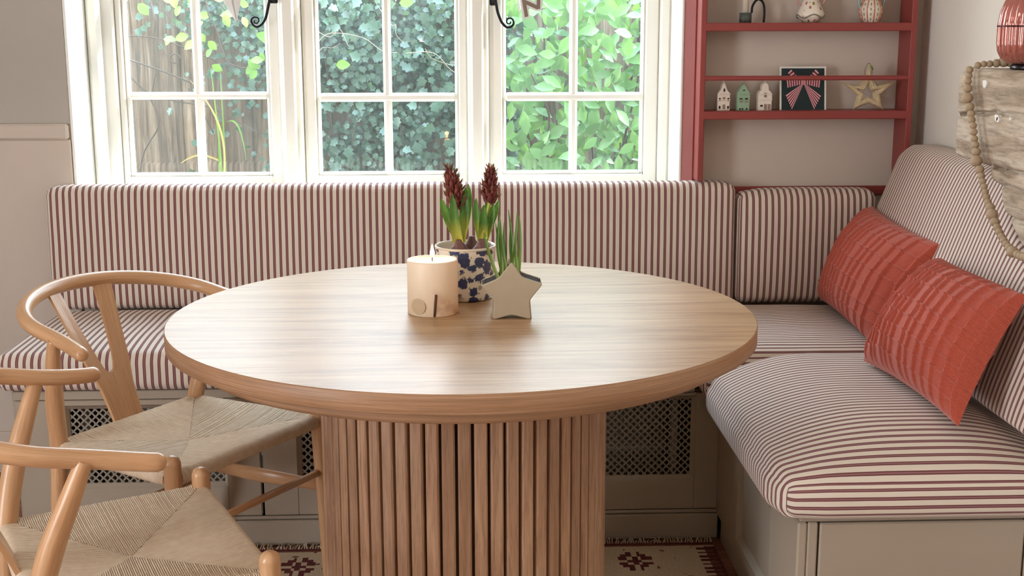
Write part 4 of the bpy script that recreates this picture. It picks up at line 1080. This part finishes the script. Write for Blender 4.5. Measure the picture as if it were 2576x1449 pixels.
BT = [((1.262,.352,1.2505),.0115),((1.2475,.352,1.251),.0127),((1.231,.352,1.2475),.0098),((1.216,.354,1.246),.0082),((1.203,.356,1.2455),.0078),((1.190,.358,1.2425),.0082),((1.179,.36,1.2325),.0090),((1.1715,.36,1.2195),.0084),((1.1695,.358,1.2065),.0088),((1.1695,.355,1.1905),.0103),
 ((1.167,.348,1.169),.0132),((1.1685,.335,1.149),.0108),((1.17,.327,1.134),.0091),((1.169,.320,1.1205),.0092),((1.17,.311,1.108),.0087),((1.17,.305,1.094),.0088),((1.17,.299,1.079),.0087),((1.17,.291,1.066),.0091),((1.17,.282,1.051),.0104),((1.168,.272,1.031),.0136),((1.17,.257,1.013),.0106),((1.17,.245,1.0),.0084),((1.17,.235,.989),.0082),((1.17,.225,.978),.0082),((1.17,.217,.967),.0082),((1.17,.208,.9565),.0084),((1.17,.198,.9465),.0084),((1.17,.184,.937),.0106),((1.168,.167,.924),.0132),((1.17,.154,.909),.0108),((1.17,.140,.899),.0090),((1.17,.127,.891),.0084),((1.17,.113,.883),.0084),((1.17,.100,.877),.0083),((1.17,.086,.871),.0083),((1.17,.071,.866),.0090),((1.168,.048,.861),.0128),((1.17,.026,.859),.0092),((1.17,.010,.858),.0092),((1.17,-.006,.859),.0092),((1.17,-.022,.861),.0092),((1.17,-.040,.866),.0110)]
bmb = MB(); bmb.lathe([(math.sin(PI*i/12)*1.0 if 0 < i < 12 else .12, -math.cos(PI*i/12)*.96) for i in range(13)], 18)
me_b = bmb.mesh('bead', [M['bead']])
BT2 = []
for i, (p, r_) in enumerate(BT):
    v_ = Vector(p)
    if p[0] < 1.20 and p[2] < 1.235: v_.x = min(v_.x, XT-.009-r_) if p[2] > lerp(KB, p[1])-.01 else v_.x
    BT2.append((v_, r_))
for i, (p, r_) in enumerate(BT2):
    a_ = BT2[max(i-1,0)][0]; b_ = BT2[min(i+1,len(BT2)-1)][0]
    o = bpy.data.objects.new('bead', me_b)
    o.matrix_basis = Matrix.Translation(p-Vector((1.17,.2,.845))) @ (b_-a_).to_track_quat('Z','Y').to_matrix().to_4x4() @ Matrix.Scale(r_, 4); link(o, gl_)
MB().tube([p for p, r_ in BT2], .0010, 5).build('string', M['twig_pale'], gl_)
# pink ribbed jar
k = NT('rose_glass'); k.base((.72,.25,.20,1)); k.rough(.07); k.b.inputs['Transmission Weight'].default_value = .55; k.b.inputs['Metallic'].default_value = .35; k.b.inputs['Coat Weight'].default_value = .5; M['rose'] = k.m
jx, jy, jz = 1.262, .248, 1.2365
jar = thing('ribbed_jar', 'rose pink ribbed glass jar standing on the oak lintel', 'jar', (jx, jy, jz))
rib = lambda a, z: .030*math.cos(28*a)
PJ = [(.030,.012),(.045,.014),(.060,.024),(.068,.040),(.0705,.060),(.0705,.098),(.067,.125),(.058,.150),(.045,.165),(.040,.170),(.037,.170),(.043,.160),(.055,.146),(.063,.122),(.066,.098),(.066,.060),(.063,.042),(.055,.028),(0,.018)]
MB().lathe(PJ, 168, (jx,jy,jz), rib=lambda a, z: rib(a, z)).build('glass_body', M['rose'], jar)
MB().lathe([(.0690,.093),(.0735,.093),(.0735,.0965),(.0690,.0965)], 84, (jx,jy,jz)).build('dark_band', plain('dark_copper', srgb(72,30,30), .3, .6), jar)
MB().lathe([(0,0),(.038,0),(.040,.004),(.036,.012),(0,.0125)], 56, (jx,jy,jz), rib=lambda a, z: .02*math.cos(28*a)).build('foot', plain('black_foot', srgb(26,22,24), .3), jar)

# ------------------------------------------------------------------ rug
RX0, RX1, RY0, RY1 = -.66, .648, -1.05, .552
def rugmat():
    k = NT('kilim_weave'); at = k.n('ShaderNodeAttribute', attribute_name='pattern'); n = k.noise(k.coord('Object', (260,120,1)), 1, 2)
    k.base(k.mix(.45, at.outputs[0], k.ramp(n, [(.3,(.45,.42,.4)),(.7,(1,1,1))]), 'MULTIPLY')); k.rough(.95); k.bump(n, .5, .002); return k.m
M['rug'] = rugmat()
rug = thing('kilim_rug', 'cream kilim rug with maroon motifs and a fringe below the table', 'rug', (0, -.25, 0))
st = .0072; nx = int((RX1-RX0)/st); ny = int((RY1-RY0)/st)
mo = ["..X.X..", ".XX.XX.", "XX.X.XX", "..XXX..", "XX.X.XX", ".XX.XX.", "..X.X.."]
cream_, mar, brn = srgb(226,206,176), srgb(108,44,44), srgb(132,82,62)
m = MB(); Pg = [[(RX0+(RX1-RX0)*i/nx, RY0+(RY1-RY0)*j/ny, .0045+.0006*noise.noise(Vector((i*.3, j*.3, 0)))) for i in range(nx+1)] for j in range(ny+1)]
m.grid(Pg, smooth=False); m.box(RX0, RX1, RY0, RY1, .0006, .0042)
ro = m.build('woven_field', M['rug'], rug, recalc=False)
ca = ro.data.attributes.new('pattern', 'FLOAT_COLOR', 'FACE')
flat = []
for j in range(ny):
    for i in range(nx):
        x = RX0+(i+.5)*st; y = RY0+(j+.5)*st; c = cream_
        e = min(y-RY0, RY1-y); ex = min(x-RX0, RX1-x)
        if e < .018: c = mar if e > .006 else brn
        elif e < .024: c = brn
        if ex < .10 and e > .03:
            q = (int((y-RY0)/.012)) % 2
            if ex < .035: c = mar if (q or ex < .012) else brn
            elif ex < .055 and q: c = mar
        # motifs on a lattice
        for rx in (-.42, .0, .425):
            for ry in (.435, .185, -.065, -.315, -.565, -.815):
                u = int(round((x-rx)/.0125))+3; v_ = int(round((y-ry)/.0165))+3
                if 0 <= u < 7 and 0 <= v_ < 7 and mo[v_][u] == 'X': c = mar
        for rx in (.55, -.21, .21):
            for ry in (.31, .06, -.19, -.44, -.69):
                if abs(x-rx)/.045+abs(y-ry)/.03 < 1 and ex > .06: c = mar if (int((x-rx)/.0072)+int((y-ry)/.0072)) % 2 else brn
        flat += list(c)
tot = len(ro.data.polygons); flat += list(brn)*(tot-nx*ny); ca.data.foreach_set('color', flat[:tot*4])
fr_ = MB(); r_ = random.Random(12)
for i in range(230):
    x = RX0+(RX1-RX0)*(i+r_.random())/230; L = r_.uniform(.018,.034); b_ = r_.uniform(-.012,.012)
    P = spline([(x, RY1-.002, .005), (x+b_*.5, RY1+L*.4, r_.uniform(.006,.014)), (x+b_+r_.uniform(-.006,.006), min(RY1+L, YB-.016), r_.uniform(.002,.010))], 3)
    fr_.tube(P, .0012, 4)
fo = fr_.build('fringe', plain('fringe_wool', srgb(226,212,188), .95), rug, recalc=False); fo['kind'] = 'stuff'

# ------------------------------------------------------------------ paper letters and pennant at the window
M['whitepaper'] = plain('white_paper', srgb(244,244,242), .8); M['kraft'] = plain('brown_card', srgb(138,122,108), .7)
pn = MB(); yy = 1.345
pts_ = [(-.735,1.465),(-.640,1.465),(-.652,1.41),(-.6665,1.350),(-.6705,1.350),(-.706,1.41)]
pn.prism(pts_, yy-.001, yy+.001)
pn.add([(-.735,yy-.0012,1.465),(-.688,yy-.012,1.465),(-.6685,yy-.0035,1.351),(-.6705,yy-.0012,1.350)], [(0,1,2,3)])
pn.place('paper_pennant', M['whitepaper'], 'folded white paper pennant hanging in the left window', 'pennant')
ln = thing('paper_letter', 'brown letter N on a white card hanging in the right window', 'paper letter', (.21,1.345,1.35))
def stroke(mb_, p, q, w_, y0, y1):
    p, q = Vector(p), Vector(q); d_ = (q-p).normalized(); n_ = Vector((-d_.y, d_.x))*w_/2
    mb_.prism([tuple(p-n_), tuple(q-n_), tuple(q+n_), tuple(p+n_)], y0, y1)
A_, B_, Cc, D_ = (.1985,1.361), (.1795,1.470), (.2345,1.384), (.2355,1.490)
for nm_, w_, ya_, yb_, mt in (('white_backing', .0215, 1.345, 1.3465, 'whitepaper'), ('letter_face', .0105, 1.3435, 1.3448, 'kraft')):
    m = MB(); e = (w_-.0105)/2
    stroke(m, (A_[0]+.0005, A_[1]-e), (B_[0], B_[1]+e), w_, ya_, yb_); stroke(m, (B_[0]+.012, 1.406), (Cc[0], Cc[1]+.003), w_*1.05, ya_+.0001, yb_+.0001); stroke(m, (Cc[0], Cc[1]-e), (D_[0], D_[1]+e), w_, ya_+.0002, yb_+.0002)
    m.build(nm_, M[mt], ln)
m = MB(); m.prism([(.166,1.47),(.184,1.47),(.184,1.385),(.176,1.372)], 1.350, 1.3515); m.place('paper_pennant', M['whitepaper'], 'narrow white paper strip hanging beside the brown letter', 'pennant')

# ------------------------------------------------------------------ garden outside
def outside():
    gm = paint('garden_earth', srgb(92,84,66), .95, .2, .6, 8)
    MB().box(-6, 6, 1.53, 7, -.12, -.02).build('garden_ground', gm)['kind'] = 'structure'
    fe = thing('garden_fence', 'weathered upright board fence beyond the windows', 'fence', (-.3, 2.66, -.02))
    r_ = random.Random(21); x = -2.3; bi = 0
    while x < 1.9:
        ww = r_.choice((.15, .10, .125, .16, .11)); dy = .012*(bi % 2)+r_.uniform(-.003,.003); bi += 1
        MB().box(x-.006, x+ww+.006, 2.62+dy, 2.630+dy, -.02, 1.52+r_.uniform(-.02,.02), .003).build('board', M['fence'], fe); x += ww
    for z in (.35, 1.30): MB().box(-2.3, 1.9, 2.65, 2.70, z, z+.09).build('rail', M['fence'], fe)
    def leaf_pts(L, Wd, kind, r_):
        if kind == 'ivy':
            sil = [(0,.0),(.18,.42),(.34,.30),(.55,.50),(.72,.22),(1.0,.0)]
        elif kind == 'oval': sil = [(0,.02),(.2,.36),(.5,.5),(.8,.30),(1.0,.0)]
        else: sil = [(0,.02),(.2,.30),(.45,.5),(.75,.34),(1.0,.0)]
        return [(a*L, b*Wd) for a, b in sil]
    def add_leaf(mb_, c, d_, n_, L, Wd, kind, r_, fold=.25, curl=.12):
        d_ = Vector(d_).normalized(); n_ = Vector(n_); n_ = (n_-d_*n_.dot(d_)).normalized(); s_ = d_.cross(n_)
        rows = []
        for a, b in leaf_pts(L, Wd, kind, r_):
            bend = -n_*(curl*L*(a/L)**2); o_ = Vector(c)+d_*a+bend
            rows.append([o_-s_*b+n_*(b*fold), o_, o_+s_*b+n_*(b*fold)])
        mb_.grid(rows)
    def ldir(r_, down=.6):
        a = r_.uniform(0, 2*PI); d_ = Vector((math.cos(a), -.3+.5*r_.random()-.2, math.sin(a)-down)); n_ = Vector((r_.uniform(-.6,.6), -1.0, r_.uniform(-.1,.9))); return d_, n_
    def vine(mb_, p0, p1, sag, r, r_, n=6):
        p0, p1 = Vector(p0), Vector(p1)
        P = spline([p0.lerp(p1, i/n)+Vector((r_.uniform(-1,1)*.03, r_.uniform(-.02,.02), r_.uniform(-1,1)*.03-sag*math.sin(PI*i/n))) for i in range(n+1)], 4)
        mb_.tube(P, [r*(1-.5*i/len(P)) for i in range(len(P))], 5); return P
    # ivy over the middle of the fence
    iv = thing('ivy', 'blue green ivy covering the fence behind the middle window', 'ivy', (-.25, 2.58, 0))
    def dens(x, z):
        c = math.exp(-((x+.27)/.36)**2)*(1.0 if z > .80 else .75)+ .5*math.exp(-((x+.72)/.22)**2)*par01(z, 1.0, 1.3)+.30*math.exp(-((x+1.05)/.2)**2)*par01(z, 1.25, 1.5)+.35*par01(x, -.1, .1)
        return c*(.62+.75*noise.noise(Vector((x*7, z*7, 3)))+.25*par01(z, .95, 1.25))
    m = MB(); cnt = 0
    while cnt < 6500:
        x = r_.uniform(-1.7, .25); z = r_.uniform(.15, 1.58)
        if r_.random() > dens(x, z): continue
        d_, n_ = ldir(r_, .7); L = r_.uniform(.018,.036); add_leaf(m, (x, 2.60-r_.random()**2*.13, z), d_, n_, L, L*1.05, 'ivy', r_); cnt += 1
    m.build('foliage', M['ivy'], iv, recalc=False)['kind'] = 'stuff'
    for i in range(90):
        while True:
            x = r_.uniform(-.75, .12); z = r_.uniform(.72, 1.46)
            if r_.random() < dens(x, z): break
        d_, n_ = ldir(r_, .8); L = r_.uniform(.034,.05); q = MB(); add_leaf(q, (x, 2.46-r_.random()*.05, z), d_, n_, L, L, 'ivy', r_); q.build('leaf', M['ivy'], iv, recalc=False)
    for i in range(9):
        q = MB(); x0 = r_.uniform(-.8, .1); vine(q, (x0, 2.55, .2), (x0+r_.uniform(-.25,.25), 2.52, 1.55), 0, .004, r_); q.build('stem', M['twig'], iv, recalc=False)
    # laurel at the right-hand window
    la = thing('laurel_shrub', 'large leaved green shrub behind the right window', 'shrub', (.55, 2.3, 0))
    stems = []
    for i in range(16):
        q = MB(); x0 = r_.uniform(.2, .95); P = vine(q, (.55+r_.uniform(-.1,.1), 2.38, 0), (x0, r_.uniform(2.1, 2.4), r_.uniform(.9, 1.6)), -.05, .007, r_); q.build('stem', M['twig'], la, recalc=False); stems.append(P)
    m = MB(); cnt = 0
    while cnt < 1500:
        x = r_.uniform(.02, 1.15); z = r_.uniform(.2, 1.62); y = r_.uniform(2.12, 2.42)
        if r_.random() > par01(x, .0, .22)*(.45+.8*(noise.noise(Vector((x*5, z*5, 8)))+.5)): continue
        d_, n_ = ldir(r_, .55); L = r_.uniform(.05,.085); add_leaf(m, (x, y, z), d_, n_, L, L*.5, 'laurel', r_, .2, .2); cnt += 1
    m.build('foliage', M['laurel'], la, recalc=False)['kind'] = 'stuff'
    for i in range(230):
        while True:
            x = r_.uniform(.10, .80); z = r_.uniform(.70, 1.50)
            if r_.random() < par01(x, .06, .25)*(.35+.9*(noise.noise(Vector((x*6, z*6, 18)))+.5)): break
        d_, n_ = ldir(r_, .55); L = r_.uniform(.055,.088); q = MB(); add_leaf(q, (x, r_.uniform(2.02, 2.22), z), d_, n_, L, L*.52, 'laurel', r_, .2, .2); q.build('leaf', M['laurel'], la, recalc=False)
    # honeysuckle with bright leaves at the left window
    ho_ = thing('climbing_vine', 'climber with bright yellow green leaves behind the left window', 'climber', (-1.0, 2.5, 0))
    runs = [((-1.45,2.5,1.30),(-.80,2.44,1.18),-.03),((-1.35,2.48,1.62),(-1.02,2.42,1.28),.0),((-1.02,2.46,1.60),(-.86,2.42,1.16),.0),((-.98,2.44,1.46),(-.55,2.42,1.25),0),((-1.2,2.5,1.5),(-1.12,2.48,1.16),0),((-.72,2.44,1.5),(-.55,2.42,1.05),0),((-1.28,2.48,1.16),(-.70,2.46,.92),.02)]
    for a, b, sag_ in runs:
        q = MB(); vine(q, a, b, sag_, .0035, r_); q.build('stem', M['twig'], ho_, recalc=False)
    spots_ = [(-1.27,1.41),(-1.24,1.43),(-1.21,1.40),(-1.07,1.41),(-1.05,1.39),(-1.08,1.43),(-1.02,1.42),(-.99,1.40),(-.97,1.43),(-1.00,1.44),(-1.10,1.44),(-.93,1.42),(-.95,1.36),(-.965,1.33),(-1.03,1.28),(-1.10,1.28),(-1.125,1.27),(-.99,1.29),(-1.0,1.26),(-.985,1.23),(-.96,1.26),(-.86,1.39),(-.85,1.36),(-.82,1.35),(-.885,1.36),(-.80,1.39),(-.74,1.30),(-.72,1.27),(-.70,1.29),(-.705,1.25),(-.735,1.24),(-.76,1.22),(-.73,1.20),(-.75,1.19),(-.70,1.20),(-.78,1.17),(-.72,1.17),(-.69,1.16),(-.97,1.20),(-.95,1.17),(-.81,1.19),(-.775,1.15)]
    for (x, z) in spots_:
        d_, n_ = ldir(r_, .6); L = r_.uniform(.036,.058); q = MB(); add_leaf(q, (x, 2.40+r_.uniform(-.03,.03), z+.02), d_, n_, L, L*.72, 'oval', r_, .15, .15); q.build('leaf', M['vine'], ho_, recalc=False)
    for (x, z) in [(-.475,1.19),(-.23,1.42)]:
        q = MB(); add_leaf(q, (x, 2.38, z), (1,-.1,.05), (.1,-1,.2), .055, .04, 'oval', r_); q.build('leaf', M['vine'], ho_, recalc=False)
    # arching grass
    gr = thing('tall_grass_clump', 'tall grass blades standing against the fence in the left window', 'grass plant', (-.93, 2.42, -.02))
    for b_, tp, bow_, mt in [((-.935,2.42,-.02),(-.925,2.42,1.20),(.012,0,0),'vine'),((-.925,2.42,.3),(-.955,2.40,1.18),(.012,0,0),'vine'),((-.93,2.40,.7),(-1.05,2.38,1.13),(.07,0,.02),'straw'),((-.935,2.40,.95),(-.835,2.38,.80),(.02,0,.10),'vine'),((-.925,2.41,.4),(-.93,2.41,1.0),(-.01,0,0),'vine'),((-.94,2.40,.83),(-1.08,2.38,.81),(0,0,.03),'straw')]:
        blade(MB(), b_, tp, .0042, bow_, 14, .3).build('leaf', M[mt], gr)
    # bare twigs in front of the ivy
    tw = thing('bare_branch', 'bare pale branch crossing behind the middle window', 'branch', (-.2, 2.35, 1.2))
    for a, b, r0 in [((-.56,2.36,1.30),(-.24,2.34,1.245),.0032),((-.52,2.36,1.33),(-.43,2.34,1.27),.0026),((-.56,2.36,1.235),(-.47,2.34,1.28),.0022),((-.20,2.35,1.24),(.08,2.33,1.14),.0030),((-.13,2.35,1.235),(.02,2.33,1.165),.0024),((-.30,2.36,1.40),(-.22,2.34,1.24),.0024),((0,2.34,1.145),(.10,2.33,1.12),.0022)]:
        q = MB(); vine(q, a, b, 0, r0*.55, r_, 4); q.build('twig', M['twig_pale'], tw, recalc=False)
    tw2 = thing('dark_twig', 'dark curling twig against the fence at far left', 'branch', (-1.2, 2.45, .8))
    for pts_ in ([(-1.28,2.46,.62),(-1.24,2.45,.84),(-1.17,2.44,.96),(-1.19,2.44,1.05),(-1.23,2.44,1.10)], [(-1.19,2.44,1.05),(-1.185,2.44,1.10),(-1.17,2.44,1.16)], [(-1.30,2.45,1.22),(-1.15,2.44,1.17),(-1.03,2.44,1.12)], [(-1.05,2.45,1.10),(-.99,2.44,.99),(-.96,2.44,.93)]):
        q = MB(); q.tube(spline(pts_, 6), .0035, 6); q.build('twig', M['twig'], tw2, recalc=False)
    for (x, z) in ((-1.09,1.215),):
        q = MB(); q.tube([(x+.02*math.cos(t), 2.43, z+.017*math.sin(t)) for t in [PI*1.6*i/12 for i in range(13)]], .003, 6); q.build('tendril', M['twig'], tw2, recalc=False)
outside()
